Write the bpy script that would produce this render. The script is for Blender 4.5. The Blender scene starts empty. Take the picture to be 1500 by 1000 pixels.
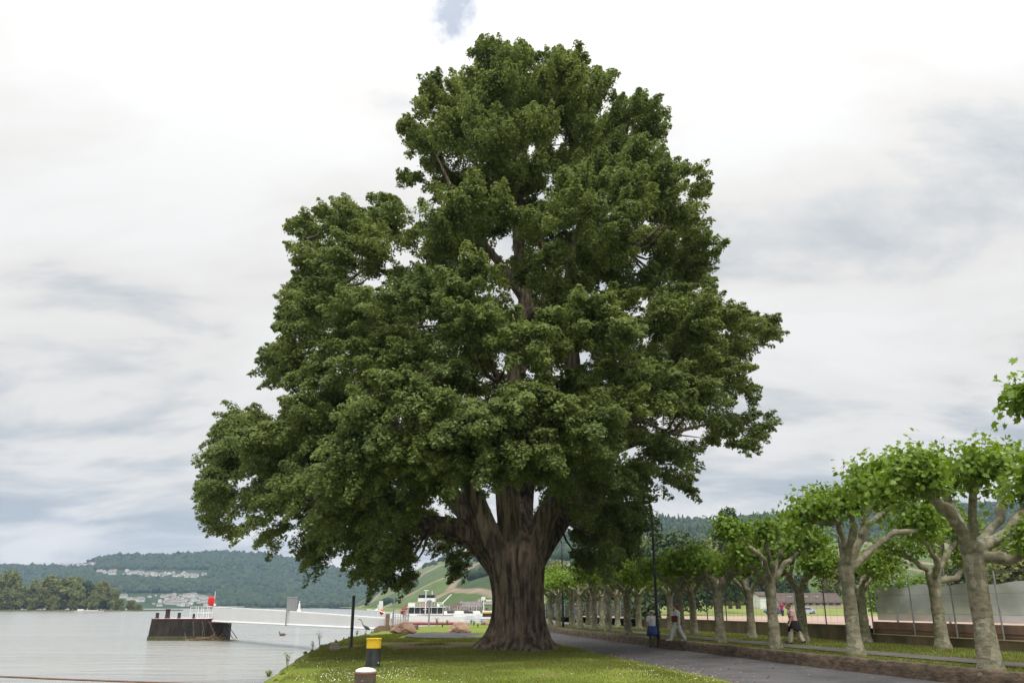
import bpy, bmesh, math, random
import numpy as np
from mathutils import Vector, Matrix, noise as mnoise

sc = bpy.context.scene
COL = sc.collection
PI = math.pi
rng = np.random.default_rng(7)
random.seed(7)

# ------------------------------------------------------------------ camera
F = 18.0 / 22.2 * 1500.0
PITCH = math.radians(17.66)
CP, SP = math.cos(PITCH), math.sin(PITCH)
EYE = 1.9
cam_d = bpy.data.cameras.new('camera')
cam_d.sensor_width = 22.2
cam_d.lens = 18.0
cam_d.clip_start = 0.1
cam_d.clip_end = 12000
cam = bpy.data.objects.new('camera', cam_d)
COL.objects.link(cam)
cam.location = (0, 0, EYE)
cam.rotation_euler = (PI / 2 + PITCH, 0, 0)
sc.camera = cam


def ray(x, y):
    u, v = (x - 750) / F, (500 - y) / F
    return np.array([u, CP - v * SP, SP + v * CP])


def on_z(x, y, z=0.0):
    """photo pixel -> point on the level z"""
    d = ray(x, y)
    t = (z - EYE) / d[2]
    return (d[0] * t, d[1] * t, z)


def at_d(x, y, Y):
    """photo pixel -> point at ground distance Y"""
    d = ray(x, y)
    t = Y / d[1]
    return np.array([d[0] * t, Y, EYE + d[2] * t])


# ------------------------------------------------------------------ materials
MATS = {}


def nd(nt, kind, **kw):
    n = nt.nodes.new(kind)
    for k, v in kw.items():
        if k in n.inputs.keys():
            n.inputs[k].default_value = v
        else:
            setattr(n, k, v)
    return n


def ramp(nt, stops):
    r = nt.nodes.new('ShaderNodeValToRGB')
    e = r.color_ramp.elements
    while len(e) < len(stops):
        e.new(0.5)
    for i, (p, c) in enumerate(stops):
        e[i].position = p
        e[i].color = (*c, 1) if len(c) == 3 else c
    return r


def mat(name, c1, c2=None, scale=3.0, rough=0.8, bump=0.0, bscale=None, metal=0.0, stretch=(1, 1, 1), lo=0.35, hi=0.65,
        detail=6, spec=0.3, bdist=0.05):
    if name in MATS:
        return MATS[name]
    m = bpy.data.materials.new(name)
    m.use_nodes = True
    nt = m.node_tree
    b = nt.nodes['Principled BSDF']
    b.inputs['Roughness'].default_value = rough
    b.inputs['Metallic'].default_value = metal
    b.inputs['Specular IOR Level'].default_value = spec
    c2 = c2 or tuple(v * 0.78 for v in c1)
    tc = nd(nt, 'ShaderNodeTexCoord')
    mp = nd(nt, 'ShaderNodeMapping')
    mp.inputs['Scale'].default_value = stretch
    nt.links.new(tc.outputs['Object'], mp.inputs['Vector'])
    n = nd(nt, 'ShaderNodeTexNoise', Scale=scale, Detail=detail, Roughness=0.6)
    nt.links.new(mp.outputs['Vector'], n.inputs['Vector'])
    r = ramp(nt, [(lo, c2), (hi, c1)])
    nt.links.new(n.outputs['Fac'], r.inputs['Fac'])
    nt.links.new(r.outputs['Color'], b.inputs['Base Color'])
    if bump:
        n2 = nd(nt, 'ShaderNodeTexNoise', Scale=bscale or scale * 3, Detail=5, Roughness=0.6)
        nt.links.new(mp.outputs['Vector'], n2.inputs['Vector'])
        bp = nd(nt, 'ShaderNodeBump', Strength=bump, Distance=bdist)
        nt.links.new(n2.outputs['Fac'], bp.inputs['Height'])
        nt.links.new(bp.outputs['Normal'], b.inputs['Normal'])
    MATS[name] = m
    return m


def leaf_mat(name, stops, trans=0.3, rough=0.5):
    m = bpy.data.materials.new(name)
    m.use_nodes = True
    nt = m.node_tree
    b = nt.nodes['Principled BSDF']
    out = nt.nodes['Material Output']
    g = nd(nt, 'ShaderNodeNewGeometry')
    r = ramp(nt, stops)
    nt.links.new(g.outputs['Random Per Island'], r.inputs['Fac'])
    nt.links.new(r.outputs['Color'], b.inputs['Base Color'])
    b.inputs['Roughness'].default_value = rough
    b.inputs['Specular IOR Level'].default_value = 0.16
    t = nd(nt, 'ShaderNodeBsdfTranslucent')
    hs = nd(nt, 'ShaderNodeHueSaturation', Hue=0.485, Saturation=1.15, Value=1.25)
    nt.links.new(r.outputs['Color'], hs.inputs['Color'])
    nt.links.new(hs.outputs['Color'], t.inputs['Color'])
    mx = nd(nt, 'ShaderNodeMixShader')
    mx.inputs[0].default_value = trans
    nt.links.new(b.outputs[0], mx.inputs[1])
    nt.links.new(t.outputs[0], mx.inputs[2])
    nt.links.new(mx.outputs[0], out.inputs['Surface'])
    MATS[name] = m
    return m


# ------------------------------------------------------------------ mesh helpers
class MB:
    def __init__(s):
        s.v, s.f, s.mi = [], [], []

    def add(s, vs, fs, mi=0):
        o = len(s.v)
        s.v += [tuple(map(float, p)) for p in vs]
        s.f += [tuple(i + o for i in f) for f in fs]
        s.mi += [mi] * len(fs)
        return s

    def box(s, c, size, rz=0.0, mi=0, taper=1.0, bev=0.0):
        hx, hy, hz = size[0] / 2, size[1] / 2, size[2] / 2
        R = Matrix.Rotation(rz, 3, 'Z')
        if bev <= 0:
            pts = [(-hx, -hy, -hz), (hx, -hy, -hz), (hx, hy, -hz), (-hx, hy, -hz)]
            pts += [(x * taper, y * taper, hz) for x, y, _ in pts]
            fs = [(3, 2, 1, 0), (4, 5, 6, 7), (0, 1, 5, 4), (1, 2, 6, 5), (2, 3, 7, 6), (3, 0, 4, 7)]
            vs = [R @ Vector(p) + Vector(c) for p in pts]
            return s.add(vs, fs, mi)
        bm = bmesh.new()
        bmesh.ops.create_cube(bm, size=1)
        for v in bm.verts:
            k = taper if v.co.z > 0 else 1
            v.co = Vector((v.co.x * size[0] * k, v.co.y * size[1] * k, v.co.z * size[2]))
        bmesh.ops.bevel(bm, geom=bm.edges[:], offset=bev, segments=2, affect='EDGES', profile=0.6)
        bm.verts.index_update()
        vs = [R @ v.co + Vector(c) for v in bm.verts]
        fs = [tuple(v.index for v in f.verts) for f in bm.faces]
        bm.free()
        return s.add(vs, fs, mi)

    def tube(s, pts, radii, seg=10, mi=0, cap=True, flute=None):
        pts = [Vector(p) for p in pts]
        if not hasattr(radii, '__len__'):
            radii = [radii] * len(pts)
        n = len(pts)
        T = []
        for i in range(n):
            a, b = pts[max(0, i - 1)], pts[min(n - 1, i + 1)]
            T.append((b - a).normalized())
        ref = Vector((1, 0, 0)) if abs(T[0].x) < 0.8 else Vector((0, 1, 0))
        N = (ref - T[0] * ref.dot(T[0])).normalized()
        vs = []
        for i in range(n):
            N = (N - T[i] * N.dot(T[i])).normalized()
            B = T[i].cross(N)
            for k in range(seg):
                a = 2 * PI * k / seg
                r = radii[i] * (flute(a, i / (n - 1)) if flute else 1)
                vs.append(pts[i] + (N * math.cos(a) + B * math.sin(a)) * r)
        fs = []
        for i in range(n - 1):
            for k in range(seg):
                k2 = (k + 1) % seg
                fs.append((i * seg + k, i * seg + k2, (i + 1) * seg + k2, (i + 1) * seg + k))
        if cap:
            fs.append(tuple(range(seg - 1, -1, -1)))
            fs.append(tuple(range((n - 1) * seg, n * seg)))
        return s.add(vs, fs, mi)

    def cyl(s, c, r, h, seg=16, r2=None, mi=0):
        c = Vector(c)
        return s.tube([c, c + Vector((0, 0, h))], [r, r if r2 is None else r2], seg, mi)

    def lathe(s, c, prof, seg=24, mi=0):
        """prof = [(r, z)...] from bottom to top"""
        vs, fs = [], []
        for r, z in prof:
            for k in range(seg):
                a = 2 * PI * k / seg
                vs.append((c[0] + r * math.cos(a), c[1] + r * math.sin(a), c[2] + z))
        for i in range(len(prof) - 1):
            for k in range(seg):
                k2 = (k + 1) % seg
                fs.append((i * seg + k, i * seg + k2, (i + 1) * seg + k2, (i + 1) * seg + k))
        fs.append(tuple(range(seg - 1, -1, -1)))
        fs.append(tuple(range((len(prof) - 1) * seg, len(prof) * seg)))
        return s.add(vs, fs, mi)

    def ell(s, c, r, rot=None, sub=2, mi=0):
        bm = bmesh.new()
        bmesh.ops.create_icosphere(bm, subdivisions=sub, radius=1)
        if not hasattr(r, '__len__'):
            r = (r, r, r)
        R = rot or Matrix.Identity(3)
        vs = [R @ Vector((v.co.x * r[0], v.co.y * r[1], v.co.z * r[2])) + Vector(c) for v in bm.verts]
        fs = [tuple(v.index for v in f.verts) for f in bm.faces]
        bm.free()
        return s.add(vs, fs, mi)

    def prism(s, poly, z0, z1, mi=0):
        n = len(poly)
        vs = [(x, y, z0) for x, y in poly] + [(x, y, z1) for x, y in poly]
        fs = [tuple(range(n - 1, -1, -1)), tuple(range(n, 2 * n))]
        fs += [(i, (i + 1) % n, n + (i + 1) % n, n + i) for i in range(n)]
        return s.add(vs, fs, mi)

    def mesh(s, name, mats, smooth=False):
        me = bpy.data.meshes.new(name)
        me.from_pydata(s.v, [], s.f)
        if not isinstance(mats, (list, tuple)):
            mats = [mats]
        for m in mats:
            me.materials.append(m)
        if len(mats) > 1:
            me.polygons.foreach_set('material_index', s.mi)
        if smooth:
            me.polygons.foreach_set('use_smooth', [True] * len(me.polygons))
        me.update()
        return me

    def build(s, name, mats, parent=None, smooth=False, loc=None, rz=0.0):
        o = bpy.data.objects.new(name, s.mesh(name, mats, smooth))
        COL.objects.link(o)
        if parent:
            o.parent = parent
        if loc is not None:
            o.location = loc
        o.rotation_euler.z = rz
        return o


def link(name, me, parent=None, loc=None, rz=0.0):
    o = bpy.data.objects.new(name, me)
    COL.objects.link(o)
    if parent:
        o.parent = parent
    if loc is not None:
        o.location = loc
    o.rotation_euler.z = rz
    return o


def fuse(name, mb, m, voxel, smooth_it=0):
    """one continuous surface grown round the pieces of mb"""
    o = mb.build('tmp', m)
    r = o.modifiers.new('r', 'REMESH')
    r.mode = 'VOXEL'
    r.voxel_size = voxel
    r.use_smooth_shade = True
    if smooth_it:
        k = o.modifiers.new('s', 'SMOOTH')
        k.iterations = smooth_it
        k.factor = 0.5
    dg = bpy.context.evaluated_depsgraph_get()
    me = bpy.data.meshes.new_from_object(o.evaluated_get(dg))
    me.name = name
    if not me.materials:
        me.materials.append(m)
    bpy.data.objects.remove(o)
    return me


def tag(o, label, cat, group=None):
    o['label'] = label
    o['category'] = cat
    if group:
        o['group'] = group
    return o


def kind(o, k):
    o['kind'] = k
    return o


def thing(name, label, cat, loc=(0, 0, 0), rz=0.0, group=None):
    o = bpy.data.objects.new(name, None)
    COL.objects.link(o)
    o.location = loc
    o.rotation_euler.z = rz
    o.empty_display_size = 0.3
    return tag(o, label, cat, group)


def dup(root, loc, rz=None, label=None, group=None, scale=None):
    def cp(o, parent):
        c = o.copy()
        COL.objects.link(c)
        if parent:
            c.parent = parent
        for ch in o.children:
            cp(ch, c)
        return c
    r = cp(root, None)
    r.location = loc
    if rz is not None:
        r.rotation_euler.z = rz
    if label:
        r['label'] = label
    if group:
        r['group'] = group
    if scale:
        r.scale = scale
    return r


def faces_mesh(name, tmpl, P, R, S, m, smooth=False):
    """N copies of a small polygon (template k x 3): positions P, rotation matrices R, sizes S -> one mesh"""
    k, n = len(tmpl), len(P)
    V = np.einsum('nij,kj->nki', R, tmpl) * S[:, None, None] + P[:, None, :]
    me = bpy.data.meshes.new(name)
    me.vertices.add(n * k)
    me.vertices.foreach_set('co', V.reshape(-1).astype(np.float32))
    me.loops.add(n * k)
    me.loops.foreach_set('vertex_index', np.arange(n * k, dtype=np.int32))
    me.polygons.add(n)
    me.polygons.foreach_set('loop_start', np.arange(0, n * k, k, dtype=np.int32))
    me.materials.append(m)
    me.update(calc_edges=True)
    return me


def frames(nrm, g):
    """random rotation matrices whose third axis is nrm"""
    nrm = nrm / np.maximum(np.linalg.norm(nrm, axis=1, keepdims=True), 1e-6)
    a = g.normal(size=nrm.shape)
    u = a - nrm * np.sum(a * nrm, axis=1, keepdims=True)
    u /= np.maximum(np.linalg.norm(u, axis=1, keepdims=True), 1e-6)
    w = np.cross(nrm, u)
    return np.stack([u, w, nrm], axis=2)


LEAF4 = np.array([(-0.55, 0, 0.05), (0, -0.42, -0.06), (0.6, 0, 0.05), (0, 0.42, -0.06)])
_pl = [(0, 0.5), (17, 0.30), (38, 0.52), (62, 0.27), (90, 0.5), (125, 0.26), (160, 0.30), (180, 0.16), (200, 0.30), (235, 0.26), (270, 0.5), (298, 0.27), (322, 0.52), (343, 0.30)]
LEAF_PLANE = np.array([(r * math.cos(math.radians(a)), r * math.sin(math.radians(a)), -0.25 * abs(r * math.sin(math.radians(a)))) for a, r in _pl])


def interp(pts, x):
    xs, ys = zip(*pts)
    return np.interp(x, xs, ys)


# ------------------------------------------------------------------ palette
BARK = mat('poplar_bark', (0.245, 0.192, 0.14), (0.06, 0.047, 0.037), scale=5.0, stretch=(1, 1, 0.16), rough=0.95, bump=1.0, bscale=8.0, bdist=0.22, lo=0.40, hi=0.60, detail=8)
PBARK = mat('plane_bark', (0.285, 0.262, 0.185), (0.14, 0.125, 0.085), scale=3.4, stretch=(1, 1, 1.7), rough=0.9, bump=0.8, bscale=7, bdist=0.035, lo=0.36, hi=0.62)
def add_plane_patches(m):
    nt = m.node_tree
    b = nt.nodes['Principled BSDF']
    src = b.inputs['Base Color'].links[0].from_socket
    tc = nd(nt, 'ShaderNodeTexCoord')
    mp = nd(nt, 'ShaderNodeMapping')
    mp.inputs['Scale'].default_value = (1, 1, 0.55)
    nt.links.new(tc.outputs['Object'], mp.inputs['Vector'])
    wn = nd(nt, 'ShaderNodeTexNoise', Scale=6.0, Detail=3)
    nt.links.new(mp.outputs[0], wn.inputs['Vector'])
    va = nd(nt, 'ShaderNodeVectorMath', operation='MULTIPLY_ADD')
    va.inputs[1].default_value = (0.16, 0.16, 0.16)
    nt.links.new(wn.outputs['Color'], va.inputs[0])
    nt.links.new(mp.outputs[0], va.inputs[2])
    vo = nd(nt, 'ShaderNodeTexVoronoi', Scale=7.5)
    nt.links.new(va.outputs[0], vo.inputs['Vector'])
    sc_ = nd(nt, 'ShaderNodeSeparateColor')
    nt.links.new(vo.outputs['Color'], sc_.inputs[0])
    r = ramp(nt, [(0.0, (0.40, 0.38, 0.27)), (0.2, (0.22, 0.20, 0.13)), (0.45, (0.15, 0.155, 0.095)), (0.7, (0.27, 0.245, 0.17)), (0.88, (0.17, 0.13, 0.09))])
    r.color_ramp.interpolation = 'CONSTANT'
    nt.links.new(sc_.outputs[0], r.inputs['Fac'])
    mx = nd(nt, 'ShaderNodeMix', data_type='RGBA')
    mx.inputs[0].default_value = 0.42
    nt.links.new(src, mx.inputs[6])
    nt.links.new(r.outputs['Color'], mx.inputs[7])
    wv = nd(nt, 'ShaderNodeTexWave', Scale=1.3, Distortion=11.0, Detail=4.0)
    wv.bands_direction = 'Z'
    nt.links.new(tc.outputs['Object'], wv.inputs['Vector'])
    rw = ramp(nt, [(0.0, (0.45, 0.45, 0.45)), (0.16, (1, 1, 1))])
    nt.links.new(wv.outputs['Fac'], rw.inputs['Fac'])
    mu = nd(nt, 'ShaderNodeMix', data_type='RGBA', blend_type='MULTIPLY')
    mu.inputs[0].default_value = 0.42
    nt.links.new(mx.outputs[2], mu.inputs[6])
    nt.links.new(rw.outputs['Color'], mu.inputs[7])
    nt.links.new(mu.outputs[2], b.inputs['Base Color'])


add_plane_patches(PBARK)


def add_moss(m):
    nt = m.node_tree
    b = nt.nodes['Principled BSDF']
    src = b.inputs['Base Color'].links[0].from_socket
    tc = nd(nt, 'ShaderNodeTexCoord')
    cur = src
    for sc_, th, col, st in ((0.9, 0.60, (0.10, 0.105, 0.055), 0.55), (2.6, 0.69, (0.30, 0.34, 0.27), 0.5), (1.4, 0.63, (0.05, 0.038, 0.03), 0.6)):
        n = nd(nt, 'ShaderNodeTexNoise', Scale=sc_, Detail=7, Roughness=0.65)
        mp = nd(nt, 'ShaderNodeMapping')
        mp.inputs['Location'].default_value = (sc_ * 3, sc_, 5 * sc_)
        mp.inputs['Scale'].default_value = (1, 1, 0.6)
        nt.links.new(tc.outputs['Object'], mp.inputs[0])
        nt.links.new(mp.outputs[0], n.inputs['Vector'])
        r = ramp(nt, [(th - 0.05, (0, 0, 0)), (th + 0.05, (st, st, st))])
        nt.links.new(n.outputs['Fac'], r.inputs['Fac'])
        mx = nd(nt, 'ShaderNodeMix', data_type='RGBA')
        nt.links.new(r.outputs['Color'], mx.inputs[0])
        nt.links.new(cur, mx.inputs[6])
        mx.inputs[7].default_value = (*col, 1)
        cur = mx.outputs[2]
    nt.links.new(cur, b.inputs['Base Color'])


add_moss(BARK)
POPLAR_LEAF = leaf_mat('poplar_leaf', [(0, (0.094, 0.130, 0.040)), (0.5, (0.142, 0.188, 0.060)), (0.85, (0.18, 0.228, 0.078)), (1, (0.235, 0.27, 0.115))], trans=0.44, rough=0.6)
def add_tone(m, scale, lo, hi):
    # coarse noise tone: some sprays are a paler, yellower green than others
    nt = m.node_tree
    b = nt.nodes['Principled BSDF']
    src = b.inputs['Base Color'].links[0].from_socket
    hs = [n for n in nt.nodes if n.bl_idname == 'ShaderNodeHueSaturation'][0]
    tc = nd(nt, 'ShaderNodeTexCoord')
    n = nd(nt, 'ShaderNodeTexNoise', Scale=scale, Detail=3, Roughness=0.6)
    nt.links.new(tc.outputs['Object'], n.inputs['Vector'])
    r = ramp(nt, [(0.36, lo), (0.64, hi)])
    nt.links.new(n.outputs['Fac'], r.inputs['Fac'])
    mu = nd(nt, 'ShaderNodeMix', data_type='RGBA', blend_type='MULTIPLY')
    mu.inputs[0].default_value = 1
    nt.links.new(src, mu.inputs[6])
    nt.links.new(r.outputs['Color'], mu.inputs[7])
    nt.links.new(mu.outputs[2], b.inputs['Base Color'])
    nt.links.new(mu.outputs[2], hs.inputs['Color'])


add_tone(POPLAR_LEAF, 0.42, (0.86, 0.90, 0.92), (1.28, 1.22, 1.12))
PLANE_LEAF = leaf_mat('plane_leaf', [(0, (0.085, 0.15, 0.020)), (0.5, (0.145, 0.235, 0.032)), (0.9, (0.21, 0.31, 0.055)), (1, (0.27, 0.36, 0.10))], trans=0.35)
FAR_LEAF = leaf_mat('riverside_leaf', [(0, (0.095, 0.115, 0.030)), (0.5, (0.15, 0.168, 0.045)), (1, (0.21, 0.22, 0.075))], trans=0.2)
DARK_LEAF = leaf_mat('dark_leaf', [(0, (0.030, 0.052, 0.020)), (0.5, (0.045, 0.075, 0.026)), (1, (0.062, 0.098, 0.03))], trans=0.15)
STEEL = mat('galvanised_steel', (0.34, 0.35, 0.36), (0.24, 0.25, 0.26), scale=6, rough=0.5, metal=0.5)
DARKSTEEL = mat('dark_steel', (0.030, 0.034, 0.036), (0.018, 0.02, 0.022), scale=5, rough=0.55)
WHITE = mat('white_paint', (0.78, 0.78, 0.76), (0.66, 0.66, 0.64), scale=2, rough=0.5)
RED = mat('red_paint', (0.62, 0.03, 0.03), (0.45, 0.02, 0.02), scale=3, rough=0.5)
YELLOW = mat('yellow_paint', (0.80, 0.53, 0.015), (0.56, 0.36, 0.03), scale=3, detail=9, rough=0.5)
GLASS = mat('dark_window', (0.03, 0.035, 0.04), (0.02, 0.023, 0.026), rough=0.15, spec=0.6)
CONC = mat('concrete', (0.36, 0.33, 0.28), (0.25, 0.22, 0.18), scale=4, rough=0.9, bump=0.4)


# ------------------------------------------------------------------ ground lines (metres: y = distance from the camera)
BANK = [(-60, -4.0), (0, -5.0), (23, -6.2), (30.6, -7.5), (44.6, -9.6), (51.6, -10.0), (66, -10.5), (80, -10.4), (88, -8.6), (95, -5.2), (105, -3.6), (150, -3.3), (220, -3.1), (300, -3.5), (386, -4), (392, -36), (450, -42), (700, -100), (1000, -172), (1500, -290), (2200, -450)]
KERB = [(-60, 34), (0, 17.6), (23, 11.4), (29.5, 9.75), (43.2, 6.95), (55, 4.75), (62.8, 3.45), (71.6, 2.7), (90, 1.5), (120, 0.6), (150, 0.5)]
ROADL = [(-60, 20), (0, 9.6), (23, 5.85), (30.6, 4.7), (42.5, 2.95), (52, 1.3), (62, -0.3), (72, -1.0), (90, -2.2), (120, -3.0), (150, -3.0)]
PZ = 0.36        # promenade level
WATER_Z = -2.0


def wall_x(y):
    return 17.4 - 0.222 * (y - 33.1)


def gnoise(x, y, s, a):
    return a * mnoise.noise(Vector((x * s, y * s, 3.1)))


# lawn / land sheet
ys = list(np.arange(-60, 10, 6)) + list(np.arange(10, 70, 1.0)) + list(np.arange(70, 160, 4)) + [180, 220, 260, 300, 380, 450, 560, 700, 850, 1000, 1250, 1500, 1850, 2200]
lawn = MB()
cols = [(-3.4, -3.2), (-1.6, -1.9), (-0.5, -0.28), (-0.12, -0.06), (0.25, 0.0), (0.8, 0.0)] + [(c, 0) for c in (1.5, 2.2, 3, 3.8, 4.6, 5.5, 6.5, 7.5, 8.5, 9.5, 10.5, 11.5, 12.5, 13.5, 15, 17, 20, 25, 40, 80, 160, 320, 700, 1400)]
rows = []
for y in ys:
    b = interp(BANK, y)
    row = []
    for k, (c, z) in enumerate(cols):
        x = b + c
        if c < 1.0:
            x += gnoise(0, y, 0.35, 0.35) * (1 if y < 160 else 0)
        zz = z
        rl = float(interp(ROADL, y))
        if 2 < c and x < rl - 0.4 and y < 100:
            zz = 0.05 + gnoise(x, y, 0.25, 0.07)
            zz *= min(1, (rl - 0.4 - x) / 1.0)
        elif 0.5 < c <= 2.2 and y < 100:
            zz = gnoise(x, y, 0.25, 0.04)
        row.append((x, y, zz))
    rows.append(row)
nC = len(cols)
lawn.add([p for r in rows for p in r], [(i * nC + j, i * nC + j + 1, (i + 1) * nC + j + 1, (i + 1) * nC + j) for i in range(len(rows) - 1) for j in range(nC - 1)])


def lawn_material():
    m = bpy.data.materials.new('lawn')
    m.use_nodes = True
    nt = m.node_tree
    b = nt.nodes['Principled BSDF']
    b.inputs['Roughness'].default_value = 0.95
    b.inputs['Specular IOR Level'].default_value = 0.1
    tc = nd(nt, 'ShaderNodeTexCoord')
    n1 = nd(nt, 'ShaderNodeTexNoise', Scale=0.22, Detail=5, Roughness=0.62)
    n2 = nd(nt, 'ShaderNodeTexNoise', Scale=9.0, Detail=4, Roughness=0.7)
    n3 = nd(nt, 'ShaderNodeTexNoise', Scale=0.55, Detail=6, Roughness=0.65)
    for n in (n1, n2, n3):
        nt.links.new(tc.outputs['Object'], n.inputs['Vector'])
    r1 = ramp(nt, [(0.3, (0.115, 0.15, 0.027)), (0.5, (0.15, 0.195, 0.030)), (0.7, (0.205, 0.21, 0.05))])
    nt.links.new(n1.outputs['Fac'], r1.inputs['Fac'])
    r2 = ramp(nt, [(0.3, (0.62, 0.62, 0.62)), (0.7, (1.25, 1.25, 1.2))])
    nt.links.new(n2.outputs['Fac'], r2.inputs['Fac'])
    mul = nd(nt, 'ShaderNodeMix', data_type='RGBA', blend_type='MULTIPLY')
    mul.inputs[0].default_value = 1
    nt.links.new(r1.outputs['Color'], mul.inputs[6])
    nt.links.new(r2.outputs['Color'], mul.inputs[7])
    # bare ground in random patches; oval by the tree also carries its painted shade
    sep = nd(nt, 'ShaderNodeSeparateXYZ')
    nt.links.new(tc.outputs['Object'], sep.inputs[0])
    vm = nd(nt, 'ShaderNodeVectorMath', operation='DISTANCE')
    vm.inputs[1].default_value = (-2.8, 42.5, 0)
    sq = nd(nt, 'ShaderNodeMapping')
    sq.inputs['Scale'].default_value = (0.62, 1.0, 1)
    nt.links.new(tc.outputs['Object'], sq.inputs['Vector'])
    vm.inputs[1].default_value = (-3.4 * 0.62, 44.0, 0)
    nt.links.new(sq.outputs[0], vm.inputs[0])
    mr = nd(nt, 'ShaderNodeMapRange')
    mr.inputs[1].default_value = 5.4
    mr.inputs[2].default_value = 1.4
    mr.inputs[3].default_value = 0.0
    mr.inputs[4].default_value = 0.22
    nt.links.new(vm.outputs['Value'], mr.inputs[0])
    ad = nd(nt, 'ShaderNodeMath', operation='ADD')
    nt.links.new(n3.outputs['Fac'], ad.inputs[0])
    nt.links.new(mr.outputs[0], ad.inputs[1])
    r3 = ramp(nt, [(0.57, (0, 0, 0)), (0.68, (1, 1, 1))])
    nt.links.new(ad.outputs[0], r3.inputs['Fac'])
    earth_shade = ramp(nt, [(0.3, (0.12, 0.085, 0.045)), (0.7, (0.20, 0.145, 0.08))])
    nt.links.new(n2.outputs['Fac'], earth_shade.inputs['Fac'])
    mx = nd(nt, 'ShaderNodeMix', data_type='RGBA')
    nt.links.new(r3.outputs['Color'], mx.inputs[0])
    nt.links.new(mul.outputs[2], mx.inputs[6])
    nt.links.new(earth_shade.outputs['Color'], mx.inputs[7])
    nt.links.new(mx.outputs[2], b.inputs['Base Color'])
    bp = nd(nt, 'ShaderNodeBump', Strength=0.6, Distance=0.05)
    nt.links.new(n2.outputs['Fac'], bp.inputs['Height'])
    nt.links.new(bp.outputs['Normal'], b.inputs['Normal'])
    return m


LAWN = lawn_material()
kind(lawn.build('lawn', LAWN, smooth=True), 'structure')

# water
WATER = bpy.data.materials.new('river_water')
WATER.use_nodes = True
nt = WATER.node_tree
b = nt.nodes['Principled BSDF']
b.inputs['Base Color'].default_value = (0.30, 0.303, 0.285, 1)
b.inputs['Roughness'].default_value = 0.13
b.inputs['IOR'].default_value = 1.33
b.inputs['Specular IOR Level'].default_value = 0.5
tc = nd(nt, 'ShaderNodeTexCoord')
mp = nd(nt, 'ShaderNodeMapping')
mp.inputs['Scale'].default_value = (0.35, 1.0, 1)
nt.links.new(tc.outputs['Object'], mp.inputs['Vector'])
w1 = nd(nt, 'ShaderNodeTexNoise', Scale=0.6, Detail=8, Roughness=0.62, Distortion=0.4)
w2 = nd(nt, 'ShaderNodeTexNoise', Scale=0.06, Detail=3, Roughness=0.6)
for n in (w1, w2):
    nt.links.new(mp.outputs['Vector'], n.inputs['Vector'])
wr = ramp(nt, [(0.38, (0.22, 0.22, 0.22)), (0.62, (1, 1, 1))])
nt.links.new(w2.outputs['Fac'], wr.inputs['Fac'])
wm = nd(nt, 'ShaderNodeMath', operation='MULTIPLY')
nt.links.new(w1.outputs['Fac'], wm.inputs[0])
nt.links.new(wr.outputs['Color'], wm.inputs[1])
bp = nd(nt, 'ShaderNodeBump', Strength=1.0, Distance=0.55)
nt.links.new(wm.outputs[0], bp.inputs['Height'])
nt.links.new(bp.outputs['Normal'], b.inputs['Normal'])
wat = MB().add([(-3300, -100, WATER_Z), (800, -100, WATER_Z), (800, 3300, WATER_Z), (-3300, 3300, WATER_Z)], [(0, 1, 2, 3)])
kind(wat.build('river', WATER), 'structure')

# road
ASPH = mat('asphalt', (0.108, 0.103, 0.103), (0.076, 0.073, 0.075), scale=0.9, rough=1.0, spec=0.08, bump=0.3, bscale=30, bdist=0.01)
PATHM = mat('path_asphalt', (0.135, 0.122, 0.112), (0.10, 0.09, 0.083), scale=1.2, rough=1.0, spec=0.05)


def strip(name, left, right, y0, y1, z, m, step=1.5, wob=0.0):
    mb = MB()
    yy = np.arange(y0, y1 + 0.01, step)
    vs = []
    for y in yy:
        l, r = left(y), right(y)
        l += gnoise(1, y, 0.8, wob) + gnoise(5, y, 3.1, wob * 0.5)
        for k in range(5):
            vs.append((l + (r - l) * k / 4, y, z))
    fs = [(i * 5 + k, i * 5 + k + 1, (i + 1) * 5 + k + 1, (i + 1) * 5 + k) for i in range(len(yy) - 1) for k in range(4)]
    return kind(mb.add(vs, fs).build(name, m), 'structure')


strip('road', lambda y: float(interp(ROADL, y)), lambda y: float(interp(KERB, y)) + 0.02, -40, 150, 0.008, ASPH, 0.75, 0.10)
DIRT = mat('road_verge_dirt', (0.22, 0.165, 0.09), (0.13, 0.12, 0.045), scale=1.6, rough=0.95, bump=0.5, bscale=12)
strip('road_verge', lambda y: float(interp(ROADL, y)) - 0.62, lambda y: float(interp(ROADL, y)) + 0.14, -40, 100, 0.004, DIRT, 0.5, 0.22)
# side path that leaves the road behind the tree towards the water
sp = MB()
yy = np.arange(52.5, 63.6, 0.5)
vs = []
for y in yy:
    e = 1 - abs((y - 58) / 5.5) ** 4
    l = -6.8 + 1.2 * (1 - e) + gnoise(9, y, 0.7, 0.2)
    r = float(interp(ROADL, y)) + 0.3
    vs += [(l, y, 0.12), (r, y, 0.012)]
sp.add(vs, [(2 * i, 2 * i + 1, 2 * i + 3, 2 * i + 2) for i in range(len(yy) - 1)])
kind(sp.build('side_path', ASPH), 'structure')

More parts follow.
